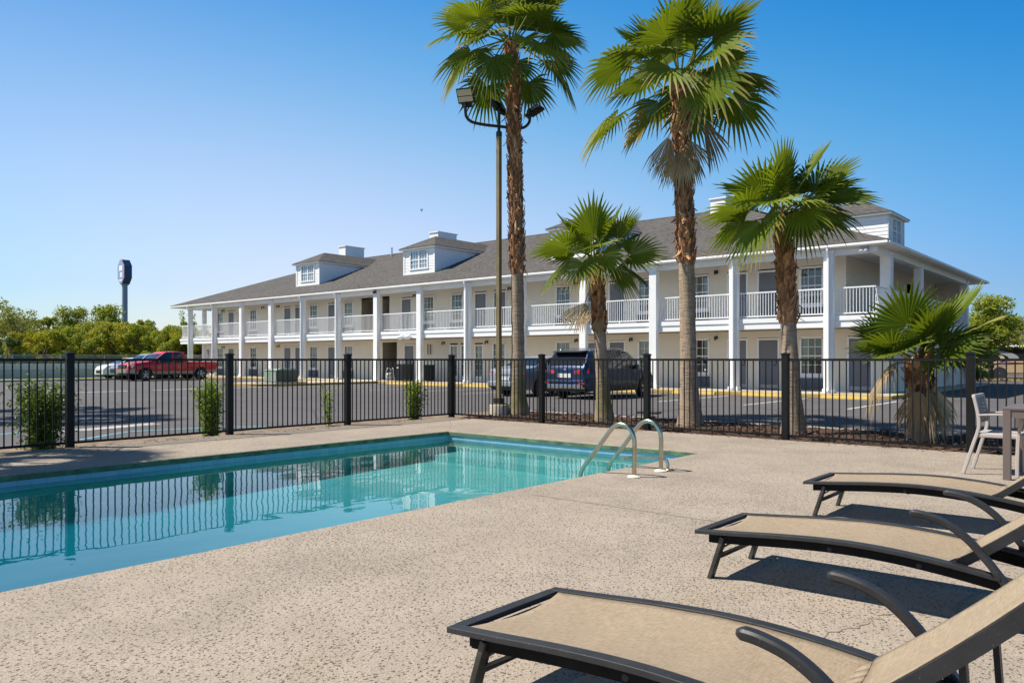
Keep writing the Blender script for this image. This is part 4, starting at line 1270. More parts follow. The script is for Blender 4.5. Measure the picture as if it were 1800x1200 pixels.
palm('medium fan palm right of the second tallest, its crown just above the roof edge', G4, W(G4, -.20, .0, 3.72), .145, .118, 1.9,
     [(toaz(-.5, -.3), R(46), 0.52, 0.77, dict(face=.8, droop=.06, var=.75)), (toaz(.35, -.3), R(54), 0.54, 0.76, dict(face=.8, droop=.05, var=.5)), (toaz(.1, -1), R(18), 0.41, 0.63, dict(face=.7, droop=.2, hang=R(16), var=.85, dry=.15)), (toaz(-.12, -.45), R(64), 0.50, 0.92, dict(face=0.8, droop=.05, hang=R(0), var=.62, cup=.12)), (toaz(.75, -.1), R(44), 0.63, 0.92, dict(face=0.8, droop=.06, hang=R(0), var=.6)),
      (toaz(-.95, -.25), R(14), 0.56, 0.90, dict(face=0.8, droop=.12, hang=R(12), var=.65, dry=.1)), (toaz(-.55, -.75), R(10), 0.50, 0.75, dict(face=0.8, droop=.15, hang=R(22), var=.8)),
      (toaz(1, -.15), R(22), 0.70, 0.92, dict(face=0.8, droop=.12, hang=R(10), var=.42)), (toaz(.25, -1), R(-2), 0.41, 0.65, dict(face=0.8, droop=.3, hang=R(26), var=.95, dry=.25)),
      (toaz(-.75, -.55), R(-28), 0.56, 0.88, dict(face=0.8, droop=.3, hang=R(22), var=.6, dry=.3)), (toaz(.4, -.9), R(-30), 0.38, 0.62, dict(face=0.8, droop=.3, hang=R(28), var=.35, dry=.15)),
      (toaz(-.5, .7), R(34), 0.54, 0.84, dict(face=0.8, droop=.12, var=.4)), (toaz(.5, .8), R(30), 0.63, 0.84, dict(face=0.8, droop=.12, var=.35)), (toaz(.9, .3), R(24), 0.70, 0.90, dict(face=0.8, droop=.12, hang=R(8), var=.35)),
      (toaz(-.9, .35), R(-4), 0.54, 0.79, dict(face=0.8, droop=.25, hang=R(20), var=.4, dry=.2)), (toaz(0, .9), R(58), 0.50, 0.79, dict(face=0.8, var=.5, droop=.08)), (toaz(.3, -.2), R(84), 0.45, 0.70, dict(face=0.8, droop=.03, var=.75)),
      (toaz(.95, .1), R(10), 0.56, 0.79, dict(face=0.8, droop=.3, hang=R(18), var=.35))],
     [], 34, .07, False, .015, 300, bootr=1.15, bootlen=.17)
G5 = (-2.98, 13.29, -.03); rn = random.Random(17)
palm('stubby fan palm behind the patio chair with a pale skirt of dead fronds', G5, W(G5, -.05, .0, 1.28), .165, .135, .75,
     [(toaz(-.35, -.3), R(56), 0.48, 0.78, dict(face=0.6, droop=.06, hang=R(0), var=.5)), (toaz(.45, -.15), R(50), 0.56, 0.86, dict(face=0.6, droop=.04, hang=R(-4), var=.55, dry=.1)),
      (toaz(-.95, -.2), R(24), 0.37, 0.76, dict(face=0.6, droop=.10, hang=R(8), var=.4, dry=.12)), (toaz(-.75, -.65), R(10), 0.33, 0.70, dict(face=0.6, droop=.12, hang=R(14), var=.55)),
      (toaz(.85, -.25), R(34), 0.54, 0.85, dict(face=0.6, droop=.08, hang=R(2), var=.6, dry=.3)), (toaz(.35, -.9), R(24), 0.37, 0.76, dict(face=0.6, droop=.14, hang=R(14), var=.35)),
      (toaz(.95, .1), R(12), 0.50, 0.78, dict(face=0.6, droop=.14, hang=R(12), var=.3, dry=.1)), (toaz(.9, -.5), R(2), 0.40, 0.65, dict(face=0.6, droop=.2, hang=R(14), var=.25)),
      (toaz(-.5, .6), R(34), 0.40, 0.74, dict(face=0.6, var=.35, droop=.1)), (toaz(.5, .7), R(40), 0.50, 0.80, dict(face=0.6, var=.35, droop=.1)), (toaz(0, -.1), R(84), 0.41, 0.65, dict(face=0.6, var=.6, droop=.04)),
      (toaz(-.15, -.8), R(42), 0.39, 0.72, dict(face=.6, droop=.08, var=.45)), (toaz(.2, -.6), R(60), 0.46, 0.74, dict(face=.6, droop=.05, var=.4)), (toaz(-.6, .2), R(44), 0.46, 0.72, dict(face=.5, droop=.08, var=.3)), (toaz(.6, -.5), R(20), 0.46, 0.68, dict(face=.6, droop=.12, var=.35, dry=.15)), (toaz(.75, .5), R(26), 0.55, 0.74, dict(face=.5, droop=.1, var=.35, dry=.3)),
      ],
     [(toaz(-.98, -.25), -.10, R(14), .42, .52, dict(mat='deadfrond', droop=.85, span=88, nseg=26, cup=.05, var=.30, hang=R(26) if False else .35)),
      (toaz(.30, -.95), -.30, R(-72), .14, .66, dict(span=52, nseg=28, var=.85, cup=.35, droop=.5)), (toaz(-.45, -.9), -.36, R(-78), .12, .56, dict(span=44, nseg=22, var=.75, cup=.4)),
      (toaz(.85, -.35), -.28, R(-64), .16, .62, dict(span=48, nseg=24, var=.8, cup=.3)), (toaz(-.9, .1), -.45, R(-80), .10, .46, dict(var=.6, span=40)),
      (toaz(.6, -.75), -.42, R(-74), .12, .58, dict(span=50, nseg=26, var=.9, cup=.35))], 35, .05, False, 0.0, 46, bootr=1.25, bootlen=.2)
# two palms to the left whose shadows fall across the car park and the deck edge
pa = palm('palm left of the pool fence whose shadow lies on the deck edge', (-14.2, 0.3, -.1), (-14.2, 0.3, 6.1), .18, .15, 2.5, full_crown(20, .9, .9, random.Random(3), -40, 80), [], 41, nboot=20, group='palms left of the frame')
dup(pa, (-23.0, 3.4, -.1), 1.3, 'palm out in the car park left of the frame, shading the asphalt', (1.25, 1.25, 1.25))
dup(pa, (-26.5, 4.6, -.1), 2.3, 'farther palm in the car park left of the frame, shading the asphalt', (1.2, 1.2, 1.2))

# ================================================================== TREES AND SHRUBS
def leafy(b, c, rad, n, size, rnd, mat, flat=1.0, var=(.1, .9), shell=.55, age=.06):
    """a loose clump of leaf sprays"""
    c = Vector(c)
    for _ in range(n):
        d = Vector((rnd.gauss(0, 1), rnd.gauss(0, 1), rnd.gauss(0, 1))).normalized()
        r = rad * (shell + (1 - shell) * rnd.random()) if rnd.random() < .75 else rad * rnd.random()
        p = c + Vector((d.x * r, d.y * r, d.z * r * flat))
        nrm = (d * .6 + Vector((rnd.gauss(0, .6), rnd.gauss(0, .6), rnd.gauss(.3, .6)))).normalized()
        t = nrm.orthogonal().normalized(); t.rotate(Matrix.Rotation(rnd.uniform(0, 6.283), 3, nrm)); s = nrm.cross(t)
        a, w = size * rnd.uniform(.6, 1.4), size * rnd.uniform(.30, .55)
        kw = dict(var=min(1, max(0, rnd.uniform(*var))), age=1.0 if rnd.random() < age else 0.0)
        q = [p - t * a, p + s * w - nrm * w * .3, p + t * a, p - s * w - nrm * w * .3]
        b.face([b.vert(x, **kw) for x in q], mat)
def tree_meshes(kind, seed, H, Wd, mat, n, leaf, clumps, low=.12, flat=.8, bare=0, sparse=False):
    rnd = random.Random(seed)
    root = thing(kind, None, 'tree')
    t = MB(); ctrs = []
    th = H * (.30 if not sparse else .45)
    t.tube(smooth_path([(0, 0, -.3), (rnd.uniform(-.1, .1), 0, th * .5), (rnd.uniform(-.2, .2), rnd.uniform(-.2, .2), th)], 4), H * .022 + .04, M['bark'], 8)
    for i in range(clumps):
        a = i * 2.39996 + rnd.uniform(-.4, .4); u = (i + .5) / clumps
        zz = lerp(low, .93, (u * 7.13 + rnd.random() * .5) % 1.0)
        prof = math.sqrt(max(.05, 1 - ((zz - .48) / .56) ** 2))
        rr = Wd * .5 * prof * rnd.uniform(.25, .86)
        c = Vector((math.cos(a) * rr, math.sin(a) * rr, zz * H))
        cr = H * rnd.uniform(.10, .17) if not sparse else H * rnd.uniform(.06, .11)
        c.z = min(c.z, H - cr * flat * .8)
        ctrs.append((c, cr))
        s0 = Vector((0, 0, min(th, c.z * .7)))
        t.tube(smooth_path([s0, s0.lerp(c, .5) + Vector((rnd.uniform(-.15, .15), rnd.uniform(-.15, .15), .1)), c], 3), .012 * H, M['bark'], 5, scale=[1, .9, .8, .6, .5, .4, .25])
    t.build('trunk', root, smooth=True)
    b = MB(); tot = sum(cr ** 2 for _, cr in ctrs)
    for c, cr in ctrs:
        v0 = rnd.uniform(.0, .35)
        leafy(b, c, cr, int(n * cr ** 2 / tot), leaf, rnd, mat, flat, (v0, v0 + .65), .5)
    for k in range(bare):
        a = rnd.uniform(0, 6.28); c, cr = ctrs[rnd.randrange(len(ctrs))]
        e = c + Vector((math.cos(a) * .3, math.sin(a) * .3, H * rnd.uniform(.12, .26)))
        t2 = MB(); b.tube([c, e], .02, M['bark'], 4, scale=[1, .3])
        leafy(b, e, .28, 16, leaf, rnd, mat, 1.2)
    b.build('crown', root, fix=False)
    return root
GT = 'trees beyond the barrier'
protos = {
    'willowy': tree_meshes('leafy_tree', 51, 7.7, 6.4, M['foliage_pale'], 5200, .17, 26, .2, .9),
    'broad': tree_meshes('leafy_tree', 52, 7.6, 5.0, M['foliage'], 6000, .16, 26, .33, .8, 0),
    'loose': tree_meshes('leafy_tree', 53, 6.4, 4.0, M['foliage'], 3200, .16, 20, .3, .8, 1, True),
    'bush': tree_meshes('bushy_tree', 54, 4.7, 8.2, M['foliage_olive'], 11500, .13, 54, .06, .75),
    'bushgreen': tree_meshes('bushy_tree', 55, 4.7, 7.8, M['foliage'], 11000, .13, 50, .06, .75),
    'dark': tree_meshes('bushy_tree', 56, 3.2, 5.0, M['foliage_dark'], 4200, .13, 24, .06, .8),
    'twiggy': tree_meshes('thin_tree', 57, 5.2, 3.0, M['foliage'], 1500, .14, 14, .15, .9, 14, True),
}
used = set()
def place(kind, x, y, top, label, rz, h0, wide=1.0, group=GT):
    s = top / h0; r = protos[kind]
    if kind not in used:
        used.add(kind); r.location = (x, y, -.1); r.rotation_euler = (0, 0, rz); r['label'] = label; r.scale = (s * wide, s * wide, s); r['group'] = group; return r
    o = dup(r, (x, y, -.1), rz, label, (s * wide, s * wide, s)); o['group'] = group; return o
place('willowy', -98.5, 27.6, 7.9, 'tall pale willowy tree at the left edge of the picture', .3, 7.7, 1.0)
place('willowy', -90.7, 27.7, 6.5, 'pale yellow-green tree just right of the leftmost tall tree', 2.1, 7.7, .95)
place('broad', -102.9, 37.0, 7.8, 'round green tree rising above the bushes left of the tall sign', 1.0, 7.6, .95)
place('broad', -96.3, 38.7, 7.8, 'spreading green tree whose crown touches the tall sign pole', 2.7, 7.6, 1.05)
place('loose', -99.4, 33.5, 6.6, 'loose low green tree between the pale trees and the round tree', .2, 6.4, 1.1)
place('loose', -96.0, 42.9, 6.5, 'loose green tree top showing just right of the sign pole', 1.9, 6.4, .9)
place('bush', -80.2, 26.2, 4.15, 'olive bushy tree over the barrier, leftmost of the yellow-green mass', .5, 4.7, .95)
place('bushgreen', -79.1, 29.7, 4.9, 'bright green bushy tree in the middle of the mass over the barrier', 1.5, 4.7, 1.0)
place('bush', -77.3, 32.6, 4.85, 'olive bushy tree below the tall sign pole', 2.5, 4.7, .95)
place('bushgreen', -74.1, 34.0, 4.65, 'green bushy tree behind the red pickup', 3.6, 4.7, .95)
place('bush', -70.5, 34.5, 3.75, 'low olive bushy tree next to the left end of the motel', 4.4, 4.7, .8)
place('dark', -80.1, 23.6, 3.3, 'low dark green bush at the left edge, over the barrier', .4, 3.2, 1.0)
place('dark', -81.6, 42.1, 4.0, 'dark bush seen between the columns at the left end of the motel', 1.4, 3.2, 1.0)
place('twiggy', -77.4, 39.1, 5.4, 'thin twiggy tree just left of the motel roof end', 1.0, 5.2, 1.0)
place('bushgreen', -92.0, 31.5, 4.9, 'green bushy tree behind the yellow-green mass', 5.2, 4.7, 1.2)
place('bush', -72.6, 36.0, 4.3, 'olive bushy tree peeping over the roof of the red pickup', 5.6, 4.7, .8)
place('bushgreen', -83.0, 38.5, 5.0, 'green bushy tree behind the pickup, nearest the motel roof end', 0.9, 4.7, 1.0)
place('bush', -84.5, 34.5, 5.3, 'olive bushy tree just behind the tall sign pole', 2.9, 4.7, 1.1)
place('bushgreen', -71.8, 34.4, 4.5, 'green bushy tree filling the gap between the pickup and the motel end', 1.2, 4.7, .9)
place('bush', -69.8, 36.3, 4.2, 'olive bushy tree showing beneath the left end of the motel balcony', 4.0, 4.7, .8)
place('dark', -86.0, 20.0, 4.4, 'dark tree at the far left behind the pale trees', 2.2, 3.2, 1.3)
GR = 'trees behind the motel end'
place('broad', -9.0, 58.6, 5.5, 'bushy green tree beside the right end of the motel', .8, 7.6, 1.15, GR)
place('dark', -9.9, 54.6, 2.9, 'dark lower foliage beside the right end of the motel', .9, 3.2, .95, GR)
place('broad', -11.3, 89.0, 5.6, 'distant green tree over the brown board wall', 3.3, 7.6, 1.2, GR)
place('willowy', -8.0, 92.0, 5.0, 'distant pale tree at the right edge over the board wall', 3.9, 7.7, 1.2, GR)
place('bush', -15.2, 80.0, 4.6, 'distant olive tree behind the bushy tree at the motel end', 1.9, 4.7, .9, GR)

for q_, (x_, y_, t_) in enumerate(((1.2, 33.5, 9.0), (2.2, 39.5, 9.6), (2.8, 45.5, 9.2))):  # unseen trees added to keep sky light off the motel's end wall
    place('broad', x_, y_, t_, ['added unseen tree right of the motel end, nearest the pool', 'added unseen tree right of the motel end, middle one', 'added unseen tree right of the motel end, nearest the board wall'][q_], q_ * 1.7, 7.6, 1.05, 'added unseen trees blocking sky light')

def shrub(label, base, H, Wd, n, leaf, seed, stems, var=(.1, .9), mat='shrub', taper=.3):
    rnd = random.Random(seed); root = thing('shrub', label, 'shrub', base, 'shrubs along the left fence')
    t = MB(); b = MB()
    for k in range(stems):
        a = rnd.uniform(0, 6.28); h = H * rnd.uniform(.65, 1.0); rr = Wd * .5 * rnd.uniform(.1, .9)
        e = Vector((base[0] + math.cos(a) * rr, base[1] + math.sin(a) * rr, base[2] + h))
        m = Vector((base[0] + math.cos(a) * rr * .6, base[1] + math.sin(a) * rr * .6, base[2] + h * .5))
        pth = smooth_path([Vector(base), m, e], 5)
        t.tube(pth, .009, M['bark'], 5, scale=[1 - .07 * i for i in range(len(pth))])
        for i in range(n // stems):
            u = rnd.uniform(.12, 1.02); j = min(len(pth) - 1, int(u * (len(pth) - 1)))
            p = pth[j] + Vector((rnd.gauss(0, 1), rnd.gauss(0, 1), rnd.gauss(0, .8))) * Wd * .13
            leafy(b, p, leaf * 1.2, 2, leaf, rnd, M[mat], 1, (var[0] + (.25 if u > .8 else 0), var[1]), .3, .03)
    t.build('stem', root, smooth=True); b.build('foliage', root, fix=False)
shrub('dense dark green shrub behind the left fence, beside its first post', (-12.62, 4.15, -.08), 1.0, .80, 3400, .028, 61, 20, (.0, .50))
shrub('upright yellow-green shrub behind the left fence before its second post', (-12.60, 6.75, -.08), .95, .48, 2400, .028, 62, 12, (.35, 1.0))
shrub('thin sparse shrub, a few leaves on a bare stem behind the left fence', (-12.62, 9.22, -.08), .88, .30, 190, .030, 63, 4, (.4, 1.0))
shrub('narrow leafy shrub behind the left fence, near the pool corner', (-12.50, 11.35, -.08), .92, .48, 1700, .028, 64, 11, (.2, .95))
# fallen leaves and bark bits along the fence foot
b = MB(); rnd = random.Random(70)
for _ in range(520):
    if rnd.random() < .45: x, y = -11.86 + abs(rnd.gauss(0, .22)), rnd.uniform(1.5, 11.8)
    else: x, y = rnd.uniform(-11.6, 3), 11.80 - abs(rnd.gauss(0, .10))
    if PX0 < x < PX1 and y < PY1: continue
    a = rnd.uniform(0, 6.28); l = rnd.uniform(.012, .035); w = l * .4
    c, s = math.cos(a), math.sin(a); z = .006
    kw = dict(var=rnd.random() * .6)
    b.face([b.vert((x + c * l, y + s * l, z), **kw), b.vert((x - s * w, y + c * w, z + rnd.uniform(.002, .012)), **kw), b.vert((x - c * l, y - s * l, z), **kw), b.vert((x + s * w, y - c * w, z + .002), **kw)], M['boots'])
tag(b.build('leaf_litter', fix=False), 'dry leaf litter scattered at the foot of the pool fence', 'leaf litter', kind='stuff')
b = MB(); rnd = random.Random(71)
for _ in range(4200):
    x, y = rnd.uniform(-11.8, 1.5), rnd.uniform(11.95, 14.55)
    a = rnd.uniform(0, 6.28); l = rnd.uniform(.012, .055); w = l * rnd.uniform(.2, .5); c, s = math.cos(a), math.sin(a); z = .004 + rnd.uniform(-.01, .02)
    kw = dict(var=rnd.random() ** 1.4)
    b.face([b.vert((x + c * l, y + s * l, z), **kw), b.vert((x - s * w, y + c * w, z + rnd.uniform(.0, .025)), **kw), b.vert((x - c * l, y - s * l, z), **kw), b.vert((x + s * w, y - c * w, z + .002), **kw)], M['chips'])
tag(b.build('bark_chips', fix=False), 'brown bark chips spread over the palm bed behind the fence', 'bark mulch', kind='stuff')
# ================================================================== POOLSIDE
def handrail(label, y):
    r = thing('ladder_rail', label, 'ladder rail', (-4.33, y, 0), 'pool ladder rails')
    pts = [(-4.33, y, .0), (-4.325, y, .20), (-4.325, y, .36), (-4.345, y, .455), (-4.40, y, .525), (-4.485, y, .553), (-4.565, y, .533), (-4.63, y, .475), (-4.76, y, .315), (-4.90, y, .145), (-4.985, y, .04), (-5.02, y, -.04), (-5.025, y, -.16), (-5.025, y, -.85)]
    b = MB(); b.tube(smooth_path(pts, 6), .024, M['steel'], 14, up=(.01, 1, .02)); b.build('rail', r, smooth=True, sharp=60)
    b = MB(); b.lathe([(.072, .0), (.072, .008), (.055, .020), (.028, .026)], M['flange'], 20, (-4.33, y, .001)); b.build('flange', r, smooth=True, sharp=40)
    return r
handrail('steel pool ladder rail with arched top, the nearer of the pair', 7.06)
handrail('steel pool ladder rail with arched top, the farther of the pair', 7.62)
g = thing('grab_bar', 'low flat steel bar hooked over the pool edge behind the ladder rails', 'grab bar', (-4.31, 7.72, 0))
b = MB(); prof = [(-.017, -.010), (.017, -.010), (.017, .010), (-.017, .010)]
b.sweep(smooth_path([(-4.30, 7.72, .003), (-4.305, 7.73, .07), (-4.34, 7.75, .115), (-4.42, 7.77, .125), (-4.62, 7.79, .115), (-4.86, 7.81, .095), (-4.93, 7.81, .085), (-4.965, 7.81, .055)], 5), prof, M['steel'], up=(0, 1, 0))
b.build('bar', g, smooth=True, sharp=40)
b = MB(); b.lathe([(.03, 0), (.03, .012), (.018, .016)], M['steel'], 14, (-4.30, 7.72, .001)); b.build('foot', g)

# ------------------------------------------------------------------ sun loungers (foot end at local x = 0, near side at y = 0)
LW = .65
RAIL = [(0, .270), (.25, .290), (.5, .312), (.75, .326), (.95, .326), (1.15, .314), (1.35, .292), (1.6, .254), (1.80, .22), (1.98, .195)]
def lounger(label, loc, back_deg, seed, arms=True):
    rnd = random.Random(seed)
    root = thing('sun_lounger', label, 'sun lounger', (0, 0, 0), 'sun loungers along the poolside')
    rail = smooth_path([(x, 0, z) for x, z in RAIL], 5)
    F = M['frame']
    # frame: flat top rail over a deeper apron
    b = MB(); pr = [(-.025, -.009), (.025, -.009), (.025, .010), (.0235, .0125), (-.0235, .0125), (-.025, .010)]
    ap = [(-.010, -.062), (.010, -.062), (.010, -.0105), (-.010, -.0105)]
    for y, ya in ((.021, .046), (LW - .021, LW - .046)):
        b.sweep([(p.x, y, p.z - .012) for p in rail], pr, F)
        b.sweep([(p.x, ya, p.z - .012) for p in rail if p.x > .055], ap, M['frame_shade'])
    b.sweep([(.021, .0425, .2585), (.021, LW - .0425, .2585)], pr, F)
    b.sweep([(.068, .0565, .2605), (.068, LW - .0565, .2605)], ap, M['frame_shade'])
    b.box(.0785, .112, .057, LW - .057, .205, .238, M['frame_shade'])
    b.sweep([(1.965, .034, .184), (1.965, LW - .034, .184)], pr, F)
    for x in (.74, 1.16):
        z = poly(RAIL, x) - .055
        b.tube(smooth_path([(x, .034, z), (x - .015, LW * .3, z - .035), (x - .02, LW * .5, z - .042), (x - .015, LW * .7, z - .035), (x, LW - .034, z)], 4), .013, F, 8, up=(1, 0, .1))
    b.build('frame', root, smooth=True, sharp=35, bevel=.0015)
    # sling seat, concave at the foot edge, sagging a little
    b = MB(); nx, ny = 44, 16; idx = {}
    for i in range(nx + 1):
        for j in range(ny + 1):
            v = j / ny; bow = 1 - (2 * v - 1) ** 2
            x0 = .052 + .045 * bow; x1 = 1.335
            x = lerp(x0, x1, i / nx); y = lerp(.044, LW - .044, v)
            edge = min(1.0, (i / nx) * 6)
            z = poly(RAIL, x) - .006 - .026 * bow * (.35 + .65 * edge) + .0015 * math.sin(x * 19 + v * 5) * bow
            idx[i, j] = b.vert((x, y, z))
    for i in range(nx):
        for j in range(ny):
            b.face([idx[i, j], idx[i + 1, j], idx[i + 1, j + 1], idx[i, j + 1]], M['sling'])
    s = b.build('seat_sling', root, smooth=True, fix=False)
    sm = s.modifiers.new('thickness', 'SOLIDIFY'); sm.thickness = .003
    # back rest
    k = math.tan(R(back_deg))
    hx, hz = 1.325, .300
    bp = []
    for i in range(15):
        u = i / 14; l = .72 * u
        a = R(back_deg) * (.86 + .20 * u)
        if i == 0: bp.append(Vector((hx, 0, hz - .01)))
        else: bp.append(bp[-1] + Vector((math.cos(a), 0, math.sin(a))) * (.72 / 14))
    bb = MB(); bpr = [(-.017, -.022), (.017, -.022), (.017, .018), (.012, .022), (-.012, .022), (-.017, .018)]
    for y in (.058, LW - .058): bb.sweep([(p.x, y, p.z) for p in bp], bpr, F)
    bb.sweep([(bp[-1].x, .076, bp[-1].z), (bp[-1].x, LW - .076, bp[-1].z)], bpr, F)
    for y in (.058, LW - .058): bb.tube([(hx - .012, y - .03, hz - .012), (hx - .012, y + .03, hz - .012)], .017, F, 12)
    o = bb.build('backrest_frame', root, smooth=True, sharp=35)
    b = MB(); idx = {}; n = len(bp) - 1
    nrm = lambda i: ((bp[min(i + 1, n)] - bp[max(i - 1, 0)]).normalized())
    for i in range(n + 1):
        t = nrm(i); up = Vector((-t.z, 0, t.x))
        for j in range(13):
            v = j / 12; bow = max(0, 1 - (2 * v - 1) ** 2 - .26) / .74
            p = bp[i] + up * (.0235 - .022 * bow); idx[i, j] = b.vert((p.x + t.x * .0, lerp(.043, LW - .043, v), p.z))
    for i in range(n):
        for j in range(12): b.face([idx[i, j], idx[i + 1, j], idx[i + 1, j + 1], idx[i, j + 1]], M['sling'])
    # short tongue from seat to back
    for j in range(12):
        a = b.v[idx[0, j]]; c = b.v[idx[0, j + 1]]
        y0, y1 = a[1], c[1]; v0, v1 = j / 12, (j + 1) / 12
        zs = lambda v: poly(RAIL, 1.27) - .010 - .026 * (1 - (2 * v - 1) ** 2)
        if 0 < j < 11: b.quad([(1.27, y0, zs(v0)), (1.27, y1, zs(v1)), (c[0], y1, c[2]), (a[0], y0, a[2])], M['sling'])
    s = b.build('back_sling', root, smooth=True, fix=False)
    sm = s.modifiers.new('thickness', 'SOLIDIFY'); sm.thickness = .003
    # prop that holds the back up
    b = MB(); m = bp[8]
    zr = poly(RAIL, 1.68) - .05
    for y in (.11, LW - .11):
        b.sweep([(m.x, y, m.z - .025), (m.x + .02, y, zr + .05)], [(-.008, -.016), (.008, -.016), (.008, .016), (-.008, .016)], F, up=(0, 1, 0))
        b.sweep([(m.x + .02, y, zr + .06), (m.x - .10, y, zr - .0)], [(-.007, -.010), (.007, -.010), (.007, .010), (-.007, .010)], F, up=(0, 1, 0))
    b.tube([(m.x + .02, .034, zr + .045), (m.x + .02, LW - .034, zr + .045)], .011, F, 8)
    b.build('back_prop', root)
    # arm that sweeps down past the rail into the rear leg
    if not arms:
        for y in (.044, LW - .044):
            b = MB(); b.sweep([(1.62, y, .215), (1.70, y, .0)], [(-.012, -.026), (.012, -.026), (.012, .026), (-.012, .026)], M['frame_leg'], up=(0, 1, 0)); b.build('leg', root, bevel=.003)
    for y in (-.034, LW + .034) if arms else ():
        b = MB(); pts = smooth_path([(1.135, y, .522), (1.20, y, .517), (1.285, y, .492), (1.37, y, .437), (1.455, y, .345), (1.535, y, .235), (1.60, y, .12), (1.655, y, .0)], 6)
        sc = [min(1, .55 + .45 * min(1, i / 2.0)) for i in range(len(pts))]
        b.sweep(pts, [(-.022, -.009), (-.016, -.016), (.016, -.016), (.022, -.009), (.022, .008), (.015, .015), (-.015, .015), (-.022, .008)], F, up=(0, 0, 1), scale=sc)
        zb = poly(RAIL, 1.49) - .05
        b.tube([(1.497, y + (.03 if y < 0 else -.03), zb + .06), (1.497, y - (.026 if y < 0 else -.026), zb + .06)], .013, M['lamp_black'], 10)
        b.build('armrest', root, smooth=True, sharp=38)
    # front legs with folding braces
    for y in (.046, LW - .046):
        b = MB()
        b.sweep([(.155, y, .245), (.075, y, .0)], [(-.012, -.026), (.012, -.026), (.012, .026), (-.012, .026)], M['frame_leg'], up=(0, 1, 0))
        s_ = .022 if y < .3 else -.022
        b.sweep([(.118, y + s_, .135), (.30, y + s_, .235)], [(-.006, -.012), (.006, -.012), (.006, .012), (-.006, .012)], M['frame_leg'], up=(0, 1, 0))
        b.sweep([(.135, y + s_, .175), (.215, y + s_, .232)], [(-.005, -.009), (.005, -.009), (.005, .009), (-.005, .009)], M['frame_leg'], up=(0, 1, 0))
        b.build('leg', root, bevel=.003)
    b = MB(); b.tube([(.112, .06, .12), (.112, LW - .06, .12)], .012, F, 8); b.build('leg_stretcher', root, smooth=True)
    root.location = loc
    return root
lounger('tan sling sun lounger nearest the camera, its foot corner pointing at the pool', (-2.02, 2.0, 0), 43.5, 1)
lounger('tan sling sun lounger in the middle of the row of three', (-2.085, 4.06, 0), 41, 2)
lounger('tan sling sun lounger farthest away, in front of the table and chair', (-2.25, 6.23, 0), 42, 3, False)

# ------------------------------------------------------------------ patio chair and table
ch = thing('patio_chair', 'taupe plastic armchair with a slatted back, facing the brown table', 'chair', (-1.5, 9.88, 0))
Y0, Y1 = 9.64, 10.14
pl = [(-.017, -.019), (.017, -.019), (.017, .019), (-.017, .019)]
for y, dy in ((Y0, -.02), (Y1, .02)):
    b = MB(); b.sweep(smooth_path([(-1.735, y + dy, 0), (-1.69, y + dy * .7, .15), (-1.645, y + dy * .4, .31), (-1.60, y, .46), (-1.585, y, .56), (-1.60, y, .68), (-1.635, y, .85)], 5), pl, M['taupe'], up=(0, 1, 0), scale=None)
    b.build('leg', ch, smooth=True, sharp=50, bevel=.006)
    b = MB(); b.sweep(smooth_path([(-1.235, y + dy, 0), (-1.235, y + dy * .6, .2), (-1.225, y, .45), (-1.20, y, .58), (-1.205, y, .635), (-1.235, y, .655), (-1.265, y, .645)], 5), pl, M['taupe'], up=(0, 1, 0))
    b.build('leg', ch, smooth=True, sharp=50, bevel=.006)
    b = MB(); b.sweep(smooth_path([(-1.59, y, .645), (-1.45, y, .655), (-1.28, y, .66)], 4), [(-.024, -.009), (.024, -.009), (.024, .009), (-.024, .009)], M['taupe'])
    b.build('armrest', ch, smooth=True, sharp=40, bevel=.004)
b = MB()
b.box(-1.62, -1.19, Y0 + .02, Y1 - .02, .425, .455, M['taupe'])
for y in (Y0 + .01, Y1 - .01): b.box(-1.62, -1.19, y - .018, y + .018, .405, .452, M['taupe'])
b.build('seat', ch, bevel=.01)
b = MB()
def bx_(z): return poly([(.46, -1.595), (.56, -1.585), (.68, -1.60), (.85, -1.635)], z)
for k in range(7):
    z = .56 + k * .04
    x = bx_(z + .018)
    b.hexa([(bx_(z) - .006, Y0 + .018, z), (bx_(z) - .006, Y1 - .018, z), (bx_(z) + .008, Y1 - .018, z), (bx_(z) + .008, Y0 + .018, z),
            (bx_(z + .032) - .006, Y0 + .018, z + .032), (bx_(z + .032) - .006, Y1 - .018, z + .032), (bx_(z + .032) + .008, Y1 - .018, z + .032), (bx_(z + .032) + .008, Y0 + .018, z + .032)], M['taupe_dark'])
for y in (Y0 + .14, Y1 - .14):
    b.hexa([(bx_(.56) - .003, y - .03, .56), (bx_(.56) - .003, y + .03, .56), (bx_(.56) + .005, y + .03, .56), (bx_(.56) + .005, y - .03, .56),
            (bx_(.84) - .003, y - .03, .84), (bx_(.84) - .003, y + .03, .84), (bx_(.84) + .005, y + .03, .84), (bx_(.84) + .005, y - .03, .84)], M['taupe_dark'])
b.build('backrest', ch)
b = MB(); b.sweep([(-1.637, Y0 - .015, .85), (-1.637, Y1 + .015, .85)], [(-.018, -.02), (.018, -.02), (.018, .016), (-.018, .016)], M['taupe']); b.build('top_rail', ch, bevel=.008)
tb = thing('patio_table', 'brown square-legged patio table at the right edge of the picture', 'table', (-.86, 9.86, 0))
TX0, TX1, TY0, TY1 = -1.335, -.40, 9.385, 10.32
b = MB(); b.box(TX0, TX1, TY0, TY1, .725, .75, M['table']); b.build('tabletop', tb, bevel=.004)
b = MB()
for y in (TY0 + .012, TY1 - .032): b.box(TX0 + .072, TX1 - .072, y, y + .02, .645, .7245, M['table'])
for x in (TX0 + .012, TX1 - .032): b.box(x, x + .02, TY0 + .072, TY1 - .072, .645, .7245, M['table'])
b.build('apron', tb)
